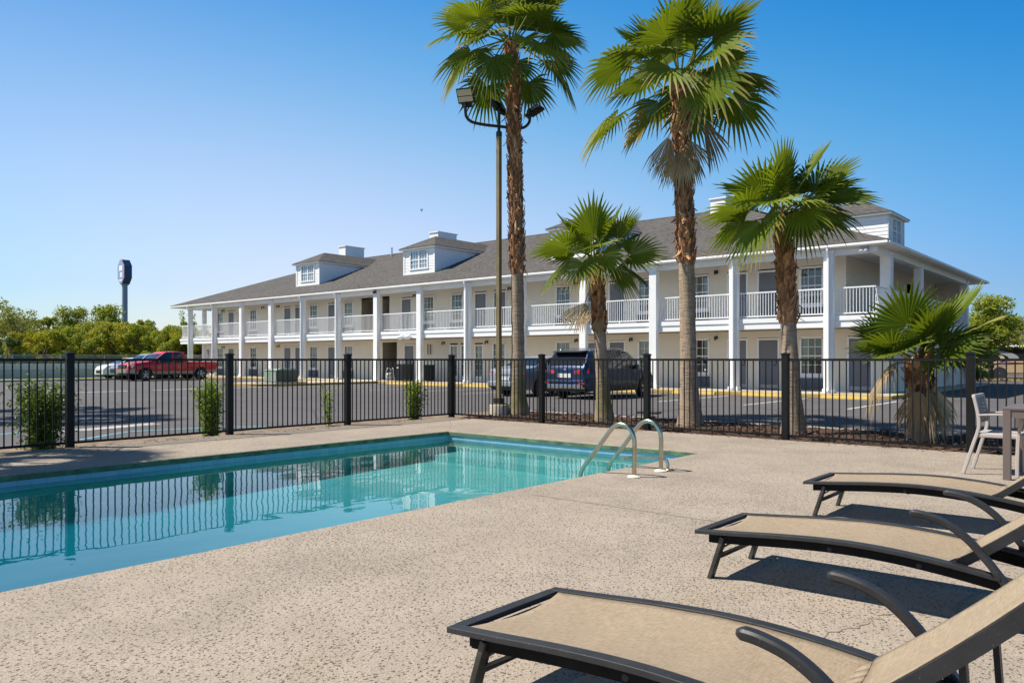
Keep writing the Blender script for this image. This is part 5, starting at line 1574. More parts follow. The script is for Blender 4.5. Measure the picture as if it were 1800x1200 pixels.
for x in (TX0 + .002, TX1 - .072):
    for y in (TY0 + .002, TY1 - .072):
        b = MB(); b.box(x, x + .07, y, y + .07, 0, .7245, M['table']); b.build('leg', tb, bevel=.004)

# ------------------------------------------------------------------ floodlight pole
lp = thing('light_pole', 'tall bronze floodlight pole on a concrete stub behind the pool fence', 'light pole', (-11.71, 13.25, 0))
b = MB(); b.lathe([(.24, -.3), (.24, .19), (.22, .215)], M['walk'], 24, (-11.71, 13.25, 0)); b.build('base', lp, smooth=True, sharp=40)
b = MB(); b.box(-11.84, -11.58, 13.12, 13.38, .215, .24, M['pole']); b.box(-11.80, -11.62, 13.16, 13.34, .24, .36, M['lamp_black']); b.build('base_plate', lp)
PB = Vector((-11.71, 13.25, 0))
def PP(r, f, z): v = PB + RIGHT * r + FWD * f; return (v.x, v.y, z)
b = MB(); w = .048
b.box(-11.71 - w, -11.71 + w, 13.25 - w, 13.25 + w, .30, 6.40, M['pole']); b.build('pole', lp, bevel=.008)
b = MB(); b.tube([PP(0, 0, 6.38), PP(0, 0, 7.00)], .036, M['lamp_black'], 10); b.lathe([(.07, 6.34), (.07, 6.44), (.04, 6.46)], M['lamp_black'], 12, (-11.71, 13.25, 0)); b.build('mast', lp)
ca, sa = .94, .34
def AR(r, z): return PP(r * ca, r * sa, z)
b = MB(); b.tube(smooth_path([AR(-.80, 7.02), AR(-.80, 6.86), AR(-.78, 6.72), AR(-.70, 6.63), AR(-.58, 6.59), AR(-.3, 6.57), AR(0, 6.57), AR(.3, 6.57), AR(.55, 6.59), AR(.66, 6.64), AR(.74, 6.74), AR(.76, 6.86), AR(.76, 7.0)], 4), .034, M['lamp_black'], 10); b.build('arm', lp, smooth=True)
def floodlight(c, face, up):
    """flat LED head: face = the way it looks"""
    c = Vector(c); n = Vector(face).normalized(); u = Vector(up); u = (u - n * u.dot(n)).normalized(); s = u.cross(n)
    def q(a, e, d): return tuple(c + s * a + u * e + n * d)
    b = MB(); hw, hh = .19, .165
    b.hexa([q(-hw, -hh, -.035), q(hw, -hh, -.035), q(hw, hh, -.035), q(-hw, hh, -.035), q(-hw, -hh, .03), q(hw, -hh, .03), q(hw, hh, .03), q(-hw, hh, .03)], M['lamp_black'])
    for k in range(7):
        a = -hw + .03 + k * (2 * hw - .06) / 6
        b.hexa([q(a - .006, -hh + .02, -.075), q(a + .006, -hh + .02, -.075), q(a + .006, hh - .02, -.075), q(a - .006, hh - .02, -.075), q(a - .006, -hh + .02, -.034), q(a + .006, -hh + .02, -.034), q(a + .006, hh - .02, -.034), q(a - .006, hh - .02, -.034)], M['lamp_black'])
    b.hexa([q(-hw * .55, -hh - .10, -.03), q(hw * .55, -hh - .10, -.03), q(hw * .7, -hh + .001, -.03), q(-hw * .7, -hh + .001, -.03), q(-hw * .55, -hh - .10, .025), q(hw * .55, -hh - .10, .025), q(hw * .7, -hh + .001, .025), q(-hw * .7, -hh + .001, .025)], M['lamp_black'])
    o = b.build('floodlight', lp, bevel=.004)
    b = MB()
    for e0, e1 in ((-.125, -.01), (.01, .145)):
        b.hexa([q(-hw + .02, e0, .028), q(hw - .02, e0, .028), q(hw - .02, e1, .028), q(-hw + .02, e1, .028), q(-hw + .02, e0, .034), q(hw - .02, e0, .034), q(hw - .02, e1, .034), q(-hw + .02, e1, .034)], M['lens'])
    b.build('lens', o)
fd = -FWD; 
floodlight(AR(-.80, 7.18), fd * .80 + RIGHT * -.25 + Vector((0, 0, -.55)), (0, 0, 1))
floodlight((PP(-.05, .12, 7.06)), FWD * .55 + RIGHT * -.75 + Vector((0, 0, -.75)), (0, 0, 1))
floodlight(AR(.90, 7.02), FWD * .7 + RIGHT * .55 + Vector((0, 0, -.85)), RIGHT * .8 + Vector((0, 0, .6)))
# small garden light by the fence
g = thing('garden_light', 'small dark path light on a pale pipe in the mulch behind the fence', 'garden light', (-7.72, 13.05, 0))
b = MB(); b.tube([(-7.72, 13.05, -.05), (-7.72, 13.05, .20)], .035, M['galv'], 10); b.build('pipe', g, smooth=True)
b = MB(); b.box(-7.90, -7.45, 12.95, 13.15, .20, .24, M['lamp_black']); b.build('shade', g, bevel=.008)
b = MB(); b.box(-7.67, -7.55, 13.0, 13.1, 0, .15, M['plastic_dark']); b.build('valve', g, bevel=.01)

# ------------------------------------------------------------------ utilities by the walkway
t = thing('transformer_box', 'green utility transformer box on the yellow-edged island', 'utility box', (-35.4, 22.8, 0))
b = MB(); b.box(-36.3, -34.4, 21.9, 23.8, .0, .06, M['concrete']); b.build('pad', t)
b = MB(); b.box(-36.0, -34.85, 22.25, 23.45, .06, .66, M['elecgreen']); b.build('cabinet', t, bevel=.02)
b = MB(); b.hexa([(-36.04, 22.20, .66), (-34.81, 22.20, .66), (-34.81, 23.49, .66), (-36.04, 23.49, .66), (-35.98, 22.5, .76), (-34.87, 22.5, .76), (-34.87, 23.4, .76), (-35.98, 23.4, .76)], M['elecgreen_lit']); b.build('lid', t, bevel=.01)
b = MB(); b.box(-35.97, -34.88, 22.222, 22.2499, .10, .62, M['elecgreen_lit']); b.box(-35.43, -35.41, 22.214, 22.2219, .12, .60, M['elecgreen']); b.build('door', t)
def condenser(label, x, y, h):
    t = thing('condenser_unit', label, 'air conditioner', (x, y, 0), 'condensers by the stair hall')
    b = MB(); b.box(x - .42, x + .42, y - .40, y + .40, .0, .05, M['concrete']); b.build('pad', t)
    b = MB(); b.box(x - .36, x + .36, y - .34, y + .34, .05, h - .06, M['acblack'])
    for k in range(20):
        zz = .10 + k * (h - .24) / 20
        b.box(x - .37, x + .37, y - .352, y - .3401, zz, zz + .016, M['acblack']); b.box(x + .3601, x + .372, y - .33, y + .33, zz, zz + .016, M['acblack'])
    b.build('cabinet', t)
    b = MB(); b.box(x - .39, x + .39, y - .37, y + .37, h - .06, h, M['acblack']); b.build('lid', t, bevel=.02)
    b = MB(); b.box(x - .20, x - .08, y - .360, y - .3525, h - .24, h - .17, M['plate']); b.build('badge', t)
condenser('black air conditioning condenser in front of the stair hall, the taller one', -32.55, 28.0 + .85, .98)
condenser('black air conditioning condenser behind the taller one', -31.95, 29.95, .93)
t = thing('gas_meter', 'grey gas meter with looping pipes beside the black condensers', 'gas meter', (-34.3, 29.3, 0))
b = MB(); b.lathe([(.20, .10), (.24, .16), (.24, .38), (.20, .44), (.10, .47)], M['galv'], 16, (-34.3, 29.3, 0)); b.build('body', t, smooth=True, sharp=40)
b = MB(); b.tube(smooth_path([(-34.6, 29.3, -.05), (-34.6, 29.3, .5), (-34.55, 29.3, .62), (-34.4, 29.3, .62), (-34.38, 29.3, .46)], 4), .03, M['galv'], 8); b.tube(smooth_path([(-34.2, 29.3, .46), (-34.2, 29.3, .66), (-34.0, 29.3, .7), (-33.95, 29.3, .3), (-33.95, 29.4, -.05)], 4), .03, M['galv'], 8); b.build('pipe', t, smooth=True)
b = MB(); b.lathe([(.09, 0), (.11, .05), (.06, .09)], M['galv'], 12, (-34.42, 29.3, .66)); b.build('regulator', t, smooth=True)

# ------------------------------------------------------------------ wheel stops
def stop_mesh():
    b = MB(); l = .90
    pr = [(-.085, 0), (.085, 0), (.075, .05), (.05, .115), (-.05, .115), (-.075, .05)]
    b.sweep([(-l, 0, 0), (-l + .02, 0, 0), (l - .02, 0, 0), (l, 0, 0)], pr, M['yellow_stop'], scale=[.94, 1, 1, .94])
    return b
sm_ = stop_mesh().build('wheel_stop')
names = ['yellow wheel stop at the right end of the motel, left of the stubby palm', 'yellow wheel stop between the medium palm and the second tallest palm', 'yellow wheel stop behind the trunk of the second tallest palm',
         'yellow wheel stop under the nose of the blue car', 'yellow wheel stop under the nose of the silver car', 'yellow wheel stop just left of the silver car',
         'yellow wheel stop behind the fence, right of the narrow leafy shrub', 'yellow wheel stop near the black condensers', 'yellow wheel stop just right of the island with the utility box']
xs_ = [-8.45, -11.35, -14.25, -17.15, -20.05, -22.95, -25.85, -28.75, -31.65]
for i, (x, l) in enumerate(zip(xs_, names)):
    o = sm_ if i == 0 else sm_.copy()
    if i: C.objects.link(o)
    o.location = (x, 27.65, LOT); tag(o, l, 'wheel stop', 'wheel stops along the motel walkway')

# ------------------------------------------------------------------ vehicles
def wheel(root, x, y, r, w, side, wname='wheel'):
    """side: +1 outer face towards +y"""
    e = bpy.data.objects.new(wname, None); C.objects.link(e); e.parent = root; e.location = (x, y, r)
    b = MB(); b.lathe([(r * .62, -w / 2), (r * .93, -w / 2), (r, -w * .36), (r, w * .36), (r * .93, w / 2), (r * .62, w / 2)], M['tyre'], 28, axis='y', capends=False)
    b.lathe([(r * .62, -w / 2), (r * .62, w / 2)], M['tyre'], 28, axis='y', capends=False)
    t = b.build('tyre', None, smooth=True, sharp=40); t.parent = e
    b = MB(); s = side
    b.lathe([(r * .64, s * w * .47), (r * .60, s * w * .40), (r * .55, s * w * .22), (.02, s * w * .22)], M['plastic_dark'], 24, axis='y', capends=False)
    b.lathe([(r * .66, s * w * .48), (r * .60, s * w * .50), (r * .57, s * w * .40)], M['rim'], 24, axis='y', capends=False)
    for k in range(5):
        a = 2 * math.pi * k / 5 + .3
        for da in (-.16, .16):
            c0, s0 = math.cos(a), math.sin(a); c1, s1 = math.cos(a + da), math.sin(a + da)
            p = Vector((c0 * r * .12, s * w * .40, s0 * r * .12)); q = Vector((c1 * r * .60, s * w * .42, s1 * r * .60))
            b.sweep([p, q], [(-.022, -.02), (.022, -.02), (.022, .02), (-.022, .02)], M['rim'], up=(0, 1, 0))
    b.lathe([(r * .17, s * w * .36), (r * .17, s * w * .46), (r * .10, s * w * .49)], M['rim'], 14, axis='y')
    o = b.build('rim', None, smooth=True, sharp=35); o.parent = e
def car(name, label, cat, loc, rz, paint, L, Wd, hood, belt, bot, axles, wr, glass_side, shield, rearglass, pillars, lower=None, lower_z=.0, roofw=.76, group=None, wfront=.72, wrear=.80):
    root = thing(name, label, cat, (0, 0, 0), group)
    xs = [-L / 2 + L * k / 64 for k in range(65)]
    ra = wr + .065
    for a in axles: xs += [a - ra, a + ra, a - ra - .004, a + ra + .004]
    for g in glass_side: xs += [g[0], g[1]]
    for p in pillars: xs += [p[0], p[1]]
    xs += [shield[0], shield[1], rearglass[0], rearglass[1]]
    xs = sorted(set(round(x, 4) for x in xs))
    B = MB(); G = MB(); U = MB()
    def station(x):
        e = abs(x) / (L / 2); tp = wfront if x > 0 else wrear
        w = Wd / 2 * (1 - (1 - tp) * max(0, (e - .55) / .45) ** 2.4)
        zb = poly(bot, x)
        for a in axles:
            dx = abs(x - a)
            if dx < ra: zb = max(zb, wr + math.sqrt(max(0, ra * ra - dx * dx)))
        zt = poly(hood, x); zs = min(poly(belt, x), zt - .012)
        zm = lerp(poly(bot, x), zs, .58)
        k = min(1, max(0, (zt - zs) / .55))
        wt = w * lerp(.93, roofw, k)
        zb = min(zb, zs - .06)
        zm = max(zm, zb + .01)
        cr = .022 + .02 * k
        return [(x, w * .955, zb), (x, w * .995, max(zb + .005, lerp(zb, zm, .45))), (x, w, zm), (x, w * .985, lerp(zm, zs, .65)), (x, w * .955, zs), (x, wt, zt), (x, wt * .93, zt + cr * .55), (x, wt * .5, zt + cr * .85), (x, 0, zt + cr)], zt - zs
    st = [station(x) for x in xs]
    for i in range(len(xs) - 1):
        (P, hp), (Q, hq) = st[i], st[i + 1]; xm = (xs[i] + xs[i + 1]) / 2
        for j in range(8):
            zc = (P[j][2] + P[j + 1][2] + Q[j][2] + Q[j + 1][2]) / 4
            tgt, m = B, paint
            if j == 4 and min(hp, hq) > .17 and any(a < xm < c for a, c in glass_side) and not any(a < xm < c for a, c in pillars): tgt, m = G, M['carglass']
            elif j >= 6 and (shield[0] < xm < shield[1] or rearglass[0] < xm < rearglass[1]): tgt, m = G, M['carglass']
            elif lower is not None and zc < lower_z and j < 3: m = lower
            for sgn in (1, -1):
                q = [P[j], Q[j], Q[j + 1], P[j + 1]]
                q = [(a, c * sgn, d) for a, c, d in q]
                tgt.quad(q if sgn > 0 else q[::-1], m)
    for S, fl in ((st[0][0], 1), (st[-1][0], -1)):
        ring_ = [(a, c, d) for a, c, d in S] + [(a, -c, d) for a, c, d in reversed(S[:-1])]
        B.face([B.vert(p) for p in (ring_ if fl > 0 else ring_[::-1])], paint)
    import bmesh
    o = B.build('body', None, fix=False); o.parent = root
    bm = bmesh.new(); bm.from_mesh(o.data); bmesh.ops.remove_doubles(bm, verts=bm.verts, dist=.0005); bmesh.ops.recalc_face_normals(bm, faces=bm.faces); bm.to_mesh(o.data); bm.free()
    o.data.polygons.foreach_set("use_smooth", [True] * len(o.data.polygons)); o.data.set_sharp_from_angle(angle=R(34))
    g = G.build('windows', None, smooth=True, fix=False); g.parent = root
    bm = bmesh.new(); bm.from_mesh(g.data); bmesh.ops.remove_doubles(bm, verts=bm.verts, dist=.0005); bmesh.ops.recalc_face_normals(bm, faces=bm.faces); bm.to_mesh(g.data); bm.free()
    g.data.set_sharp_from_angle(angle=R(34))
    # dark underside and wheel wells
    zb = min(z for _, z in bot)
    U.box(-L / 2 + .12, L / 2 - .12, -Wd / 2 * .80, Wd / 2 * .80, zb + .01, zb + .40, M['plastic_dark'])
    for a in axles:
        U.box(a - ra, a + ra, -Wd / 2 * .90, Wd / 2 * .90, wr + .02, wr + ra * .9, M['plastic_dark'])
    u = U.build('underbody', None); u.parent = root
    for a in axles:
        for s in (1, -1): wheel(root, a, s * (Wd / 2 - .125), wr, .225, s)
    def put(n_, mb, **kw):
        ob = mb.build(n_, None, **kw); ob.parent = root; return ob
    def seam(x, z0, z1):
        pass
    return root, put, station
def place_car(root, loc, rz): root.location = loc; root.rotation_euler = (0, 0, rz)
def skin_strip(mb, station, x0, x1, f0, f1, m, off=.006, n=5, seg=(2, 4)):
    """thin panel lying on the body side between two heights (fractions of the side from waist to shoulder)"""
    for sgn in (1, -1):
        prev = None
        for k in range(n + 1):
            x = lerp(x0, x1, k / n); S, _ = station(x); a, c = S[seg[0]], S[seg[1]]
            p = [lerp(a[1], c[1], f) + off for f in (f0, f1)]; z = [lerp(a[2], c[2], f) for f in (f0, f1)]
            cur = ((x, sgn * p[0], z[0]), (x, sgn * p[1], z[1]))
            if prev: mb.quad([prev[0], cur[0], cur[1], prev[1]] if sgn > 0 else [prev[1], cur[1], cur[0], prev[0]], m)
            prev = cur
def mirrors(put, x, y, z, m):
    for s in (1, -1):
        b = MB(); b.hexa([(x - .06, s * (y - .02), z - .02), (x + .06, s * (y - .02), z - .02), (x + .05, s * (y + .15), z), (x - .06, s * (y + .15), z), (x - .06, s * (y), z + .13), (x + .04, s * y, z + .13), (x + .03, s * (y + .15), z + .14), (x - .06, s * (y + .15), z + .14)], m); put('mirror', b, bevel=.02)
def seams(put, station, xs_, z0f=.0):
    b = MB()
    for x in xs_:
        skin_strip(b, station, x - .006, x + .006, -.55, .98, M['plastic_dark'], .004, 1)
    put('door_seam', b, fix=False)
def handles(put, station, xs_, m):
    for x in xs_:
        b = MB(); skin_strip(b, station, x - .09, x + .09, .62, .76, m, .022, 3); put('door_handle', b, fix=False)

# blue suv, tail towards the pool
root, put, stt = car('parked_suv', 'blue suv parked tail first towards the pool, between two palm trunks', 'suv', None, 0, M['p_blue'], 4.70, 1.88,
    [(-2.35, .96), (-2.33, 1.02), (-2.27, 1.10), (-2.05, 1.50), (-1.95, 1.60), (-1.0, 1.68), (-.1, 1.69), (.45, 1.62), (.75, 1.44), (1.22, 1.09), (1.7, 1.03), (2.1, .95), (2.28, .84), (2.35, .72)],
    [(-2.35, .88), (-2.2, 1.12), (-1.2, 1.08), (.4, 1.03), (1.2, 1.0), (2.1, .90), (2.35, .66)],
    [(-2.35, .42), (-2.1, .30), (-1, .25), (1, .25), (2.1, .27), (2.35, .34)], (-1.35, 1.35), .355, [(-2.02, 1.05)], (.52, 1.19), (-2.26, -1.98), [(-1.30, -1.18), (-.12, -.02), (-2.05, -1.86)], M['plastic_dark'], .40, .80, 'cars parked in front of the motel', .74, .86)
b = MB()
for s in (1, -1): b.hexa([(-2.38, s * .42, .88), (-2.36, s * .62, .86), (-2.20, s * .90, .90), (-2.26, s * .60, .90), (-2.375, s * .42, .98), (-2.35, s * .66, 1.02), (-2.12, s * .905, 1.06), (-2.26, s * .60, 1.02)], M['redlight'])
put('tail_light', b)
b = MB(); b.box(-2.372, -2.355, -.27, .27, .74, .88, M['plate']); put('licence_plate', b)
b = MB(); b.hexa([(-2.40, -.72, .36), (-2.40, .72, .36), (-2.2, .80, .34), (-2.2, -.80, .34), (-2.42, -.70, .52), (-2.42, .70, .52), (-2.2, .86, .54), (-2.2, -.86, .54)], M['chrome']); put('skid_plate', b, bevel=.03)
b = MB(); b.hexa([(-2.41, -.80, .545), (-2.41, .80, .545), (-2.15, .92, .545), (-2.15, -.92, .545), (-2.40, -.80, .66), (-2.40, .80, .66), (-2.15, .93, .68), (-2.15, -.93, .68)], M['p_blue']); put('bumper', b, bevel=.03)
b = MB()
for s in (1, -1): b.box(-2.43, -2.39, s * .62, s * .86, .53, .58, M['redlight'])
put('reflector', b)
b = MB(); b.hexa([(-2.20, -.62, 1.60), (-2.20, .62, 1.60), (-1.9, .66, 1.625), (-1.9, -.66, 1.625), (-2.20, -.62, 1.635), (-2.20, .62, 1.635), (-1.9, .66, 1.67), (-1.9, -.66, 1.67)], M['plastic_dark']); put('spoiler', b, bevel=.008)
for s in (1, -1):
    b = MB(); b.sweep(smooth_path([(-1.75, s * .62, 1.66), (-1.6, s * .62, 1.73), (-.6, s * .62, 1.755), (.15, s * .62, 1.73), (.3, s * .62, 1.68)], 4), [(-.016, -.014), (.016, -.014), (.016, .014), (-.016, .014)], M['chrome']); put('roof_rail', b, smooth=True)
b = MB()
for s in (1, -1): b.hexa([(2.10, s * .62, .66), (2.22, s * .55, .64), (2.30, s * .55, .70), (2.05, s * .88, .70), (2.0, s * .66, .84), (2.14, s * .55, .84), (2.2, s * .55, .82), (1.9, s * .88, .86)], M['headlight'])
put('headlight', b)
mirrors(put, .72, .90, 1.04, M['p_blue']); seams(put, stt, (-1.05, -.06, .98)); handles(put, stt, (-.85, .12), M['p_blue'])
b = MB(); b.lathe([(.055, 0), (.05, .004)], M['chrome'], 16, (0, 0, 0), 'x'); o = put('badge', b); o.location = (-2.345, 0, 1.0)
place_car(root, (-15.80, 23.62, LOT), R(90))
# silver sedan
root, put, stt = car('parked_sedan', 'silver sedan parked tail first beside the blue suv, behind the tallest palm', 'car', None, 0, M['p_silver'], 4.85, 1.84,
    [(-2.425, .82), (-2.40, .92), (-2.33, 1.00), (-1.75, 1.05), (-1.55, 1.09), (-.75, 1.40), (-.35, 1.45), (.2, 1.455), (.6, 1.40), (1.45, 1.0), (1.9, .93), (2.25, .82), (2.425, .66)],
    [(-2.425, .78), (-2.3, .94), (-1.5, .97), (.5, .94), (1.5, .92), (2.2, .78), (2.425, .60)],
    [(-2.425, .40), (-2.2, .27), (-1, .22), (1.2, .22), (2.2, .24), (2.425, .32)], (-1.38, 1.42), .33, [(-1.45, 1.25)], (.64, 1.42), (-1.52, -.80), [(-.95, -.84), (.12, .2)], None, 0, .76, 'cars parked in front of the motel', .74, .84)
b = MB()
for s in (1, -1): b.hexa([(-2.44, s * .55, .78), (-2.42, s * .70, .77), (-2.20, s * .90, .80), (-2.3, s * .55, .80), (-2.42, s * .55, .90), (-2.40, s * .70, .92), (-2.18, s * .885, .93), (-2.3, s * .55, .92)], M['redlight'])
put('tail_light', b)
b = MB(); b.box(-2.452, -2.425, -.26, .26, .60, .72, M['plate']); put('licence_plate', b)
b = MB(); b.hexa([(-2.46, -.80, .36), (-2.46, .80, .36), (-2.2, .91, .34), (-2.2, -.91, .34), (-2.46, -.80, .56), (-2.46, .80, .56), (-2.2, .92, .58), (-2.2, -.92, .58)], M['p_silver']); put('bumper', b, bevel=.04)
b = MB(); b.box(-2.447, -2.42, -.45, .45, .80, .83, M['chrome']); put('trim_strip', b)
b = MB()
for s in (1, -1): b.hexa([(2.10, s * .60, .60), (2.26, s * .55, .58), (2.34, s * .55, .64), (2.05, s * .86, .66), (2.05, s * .66, .74), (2.2, s * .55, .74), (2.26, s * .55, .72), (1.95, s * .86, .78)], M['headlight'])
put('headlight', b)
mirrors(put, .92, .86, .96, M['p_silver']); seams(put, stt, (-1.0, .10, 1.2)); handles(put, stt, (-.85, .28), M['p_silver'])
place_car(root, (-18.6, 23.75, LOT), R(90))
# white sedan and grey suv nose out at the far left
root, put, stt = car('parked_sedan', 'white car at the far left of the car park, mostly hidden by the grey suv', 'car', None, 0, M['p_white'], 4.7, 1.82,
    [(-2.35, .82), (-2.3, .98), (-1.7, 1.04), (-.8, 1.40), (-.2, 1.46), (.5, 1.40), (1.35, 1.02), (1.9, .94), (2.2, .84), (2.35, .68)],
    [(-2.35, .78), (-1.5, .97), (.5, .94), (1.5, .92), (2.2, .78), (2.35, .60)],
    [(-2.35, .40), (-1, .22), (1.2, .22), (2.35, .32)], (-1.35, 1.38), .33, [(-1.4, 1.2)], (.55, 1.33), (-1.6, -.85), [(-.95, -.84), (.1, .2)], None, 0, .76, 'cars at the far left of the car park', .76, .84)
b = MB()
for s in (1, -1): b.hexa([(2.12, s * .56, .62), (2.30, s * .50, .60), (2.34, s * .50, .66), (2.02, s * .88, .68), (2.05, s * .60, .78), (2.22, s * .5, .76), (2.25, s * .5, .76), (1.9, s * .87, .80)], M['headlight'])
put('headlight', b)
b = MB(); b.box(2.30, 2.36, -.42, .42, .40, .60, M['plastic_dark']); put('grille', b); mirrors(put, .85, .86, .96, M['p_white'])
place_car(root, (-55.9, 24.2, LOT), R(-90))
root, put, stt = car('parked_suv', 'grey suv parked nose out between the white car and the red pickup', 'suv', None, 0, M['p_grey'], 4.75, 1.88,
    [(-2.37, .98), (-2.2, 1.5), (-2.0, 1.66), (-.9, 1.73), (.2, 1.70), (.55, 1.58), (1.2, 1.12), (1.8, 1.04), (2.2, .94), (2.37, .74)],
    [(-2.37, .9), (-1.2, 1.08), (.4, 1.04), (1.2, 1.02), (2.1, .92), (2.37, .68)],
    [(-2.37, .44), (-1, .26), (1, .26), (2.37, .36)], (-1.36, 1.40), .36, [(-2.0, 1.05)], (.56, 1.18), (-2.3, -2.05), [(-1.3, -1.2), (-.1, 0)], None, 0, .8, 'cars at the far left of the car park', .76, .86)
b = MB()
for s in (1, -1): b.hexa([(2.12, s * .56, .70), (2.30, s * .50, .68), (2.36, s * .50, .74), (2.02, s * .90, .76), (2.05, s * .60, .88), (2.24, s * .5, .86), (2.27, s * .5, .86), (1.9, s * .89, .90)], M['headlight'])
put('headlight', b)
b = MB(); b.box(2.30, 2.385, -.45, .45, .46, .72, M['plastic_dark']); put('grille', b); mirrors(put, .78, .90, 1.05, M['p_grey'])
place_car(root, (-53.0, 24.0, LOT), R(-90))
# red pickup, nose towards the pool
root, put, stt = car('pickup_truck', 'red pickup truck with tan lower panels parked nose out near the motel', 'pickup truck', None, 0, M['p_red'], 5.75, 1.98,
    [(-2.875, 1.16), (-2.86, 1.18), (-.86, 1.18), (-.85, 1.19), (-.80, 1.60), (-.72, 1.78), (-.2, 1.84), (.45, 1.82), (.65, 1.72), (1.28, 1.28), (1.7, 1.20), (2.5, 1.10), (2.72, 1.04), (2.82, .94), (2.875, .80)],
    [(-2.875, 1.13), (-.8, 1.13), (.5, 1.12), (1.3, 1.10), (2.5, 1.0), (2.875, .78)],
    [(-2.875, .52), (-2.3, .46), (-1, .42), (1, .42), (2.3, .44), (2.875, .50)], (-1.78, 1.84), .39, [(-.66, 1.12)], (.72, 1.26), (-.845, -.74), [(.02, .12), (-.66, -.60)], M['p_tan'], .68, .80, 'cars at the far left of the car park', .86, .97)
b = MB(); b.box(2.80, 2.905, -.56, .56, .80, 1.0, M['plastic_dark']); b.box(2.90, 2.915, -.50, .50, .885, .91, M['chrome']); b.lathe([(.06, 0), (.05, .012)], M['chrome'], 14, (2.912, 0, .90), 'x'); put('grille', b, bevel=.01)
b = MB()
for s in (1, -1): b.hexa([(2.78, s * .58, .78), (2.88, s * .58, .80), (2.84, s * .78, .80), (2.62, s * .93, .80), (2.70, s * .58, 1.02), (2.80, s * .58, 1.02), (2.74, s * .78, 1.03), (2.50, s * .945, 1.04)], M['headlight'])
put('headlight', b, bevel=.01)
b = MB(); b.hexa([(2.80, -.80, .50), (2.96, -.70, .50), (2.96, .70, .50), (2.80, .80, .50), (2.80, -.88, .72), (2.98, -.76, .72), (2.98, .76, .72), (2.80, .88, .72)], M['chrome']);
for s in (1, -1): b.hexa([(2.40, s * .99, .52), (2.80, s * .80, .50), (2.78, s * .70, .50), (2.4, s * .9, .52), (2.40, s * 1.0, .68), (2.80, s * .88, .715), (2.78, s * .7, .715), (2.4, s * .9, .68)], M['p_tan'])
put('bumper', b, bevel=.02)
b = MB(); b.box(-3.0, -2.86, -.85, .85, .50, .66, M['chrome']); put('bumper', b, bevel=.02)
b = MB()
for s in (1, -1): b.box(-2.885, -2.80, s * .84, s * .955, .84, 1.12, M['redlight'])
put('tail_light', b)
for s in (1, -1):
    b = MB(); b.tube([(-1.2, s * .92, .38), (1.25, s * .92, .38)], .05, M['plastic_dark'], 8); put('side_step', b)
mirrors(put, 1.02, .97, 1.12, M['plastic_dark']); seams(put, stt, (-.68, .07, 1.22)); handles(put, stt, (-.45, .30), M['p_red'])
place_car(root, (-49.85, 23.75, LOT), R(-90))

# motor home beyond the right end
rv = thing('motor_home', 'tan motor home with black and grey swoosh stripes parked beyond the motel end', 'motor home', (-7, 64.5, LOT))
y0 = 63.9
def rvz(z): return LOT + z
b = MB(); b.box(-13.5, -.5, y0, y0 + 2.4, LOT + .38, LOT + 1.15, M['rv_tan']); b.box(-13.5, -.5, y0, y0 + 2.4, LOT + 1.1501, LOT + 2.22, M['rv_dark']); b.build('body', rv, bevel=.05)
b = MB(); b.box(-13.6, -.4, y0 - .08, y0 + 2.48, LOT + 2.221, LOT + 2.40, M['rv_grey']); b.tube([(-13.2, y0 - .14, LOT + 2.25), (-1, y0 - .14, LOT + 2.25)], .09, M['white'], 8); b.build('roof', rv, bevel=.03)
def swoosh(name, pts_top, pts_bot, m, off):
    b = MB(); n = len(pts_top)
    for i in range(n - 1):
        a, c, d, e = pts_top[i], pts_top[i + 1], pts_bot[i + 1], pts_bot[i]
        b.hexa([(e[0], y0 - off, LOT + e[1]), (d[0], y0 - off, LOT + d[1]), (d[0], y0 - .001, LOT + d[1]), (e[0], y0 - .001, LOT + e[1]), (a[0], y0 - off, LOT + a[1]), (c[0], y0 - off, LOT + c[1]), (c[0], y0 - .001, LOT + c[1]), (a[0], y0 - .001, LOT + a[1])], m)
    b.build(name, rv)
def arc(cx, cz, rx, rz, a0, a1, n=16): return [(cx + math.cos(R(lerp(a0, a1, k / n))) * rx, cz + math.sin(R(lerp(a0, a1, k / n))) * rz) for k in range(n + 1)]
swoosh('stripe', arc(-10.6, 1.42, 2.5, .66, 110, -60), arc(-10.6, 1.42, 1.9, .46, 110, -60), M['rv_grey'], .012)
swoosh('stripe', arc(-10.7, 1.42, 1.75, .48, 120, -70), arc(-10.7, 1.42, 1.5, .38, 120, -70), M['rv_cream'], .014)
swoosh('stripe', [(-13.4, 1.15), (-11, 1.02), (-8, 1.16), (-1, 1.5)], [(-13.4, 1.02), (-11, .92), (-8, 1.04), (-1, 1.3)], M['rv_maroon'], .016)
swoosh('stripe', [(-8.6, 1.25), (-6, 1.22), (-1, 1.75)], [(-8.6, 1.15), (-6, 1.08), (-1, 1.55)], M['rv_cream'], .020)
b = MB(); b.box(-12.2, -9.9, y0 - .02, y0 - .0145, LOT + 1.28, LOT + 1.62, M['carglass']); b.box(-6.4, -4.4, y0 - .02, y0 - .002, LOT + 1.5, LOT + 2.0, M['carglass']); b.build('window', rv)
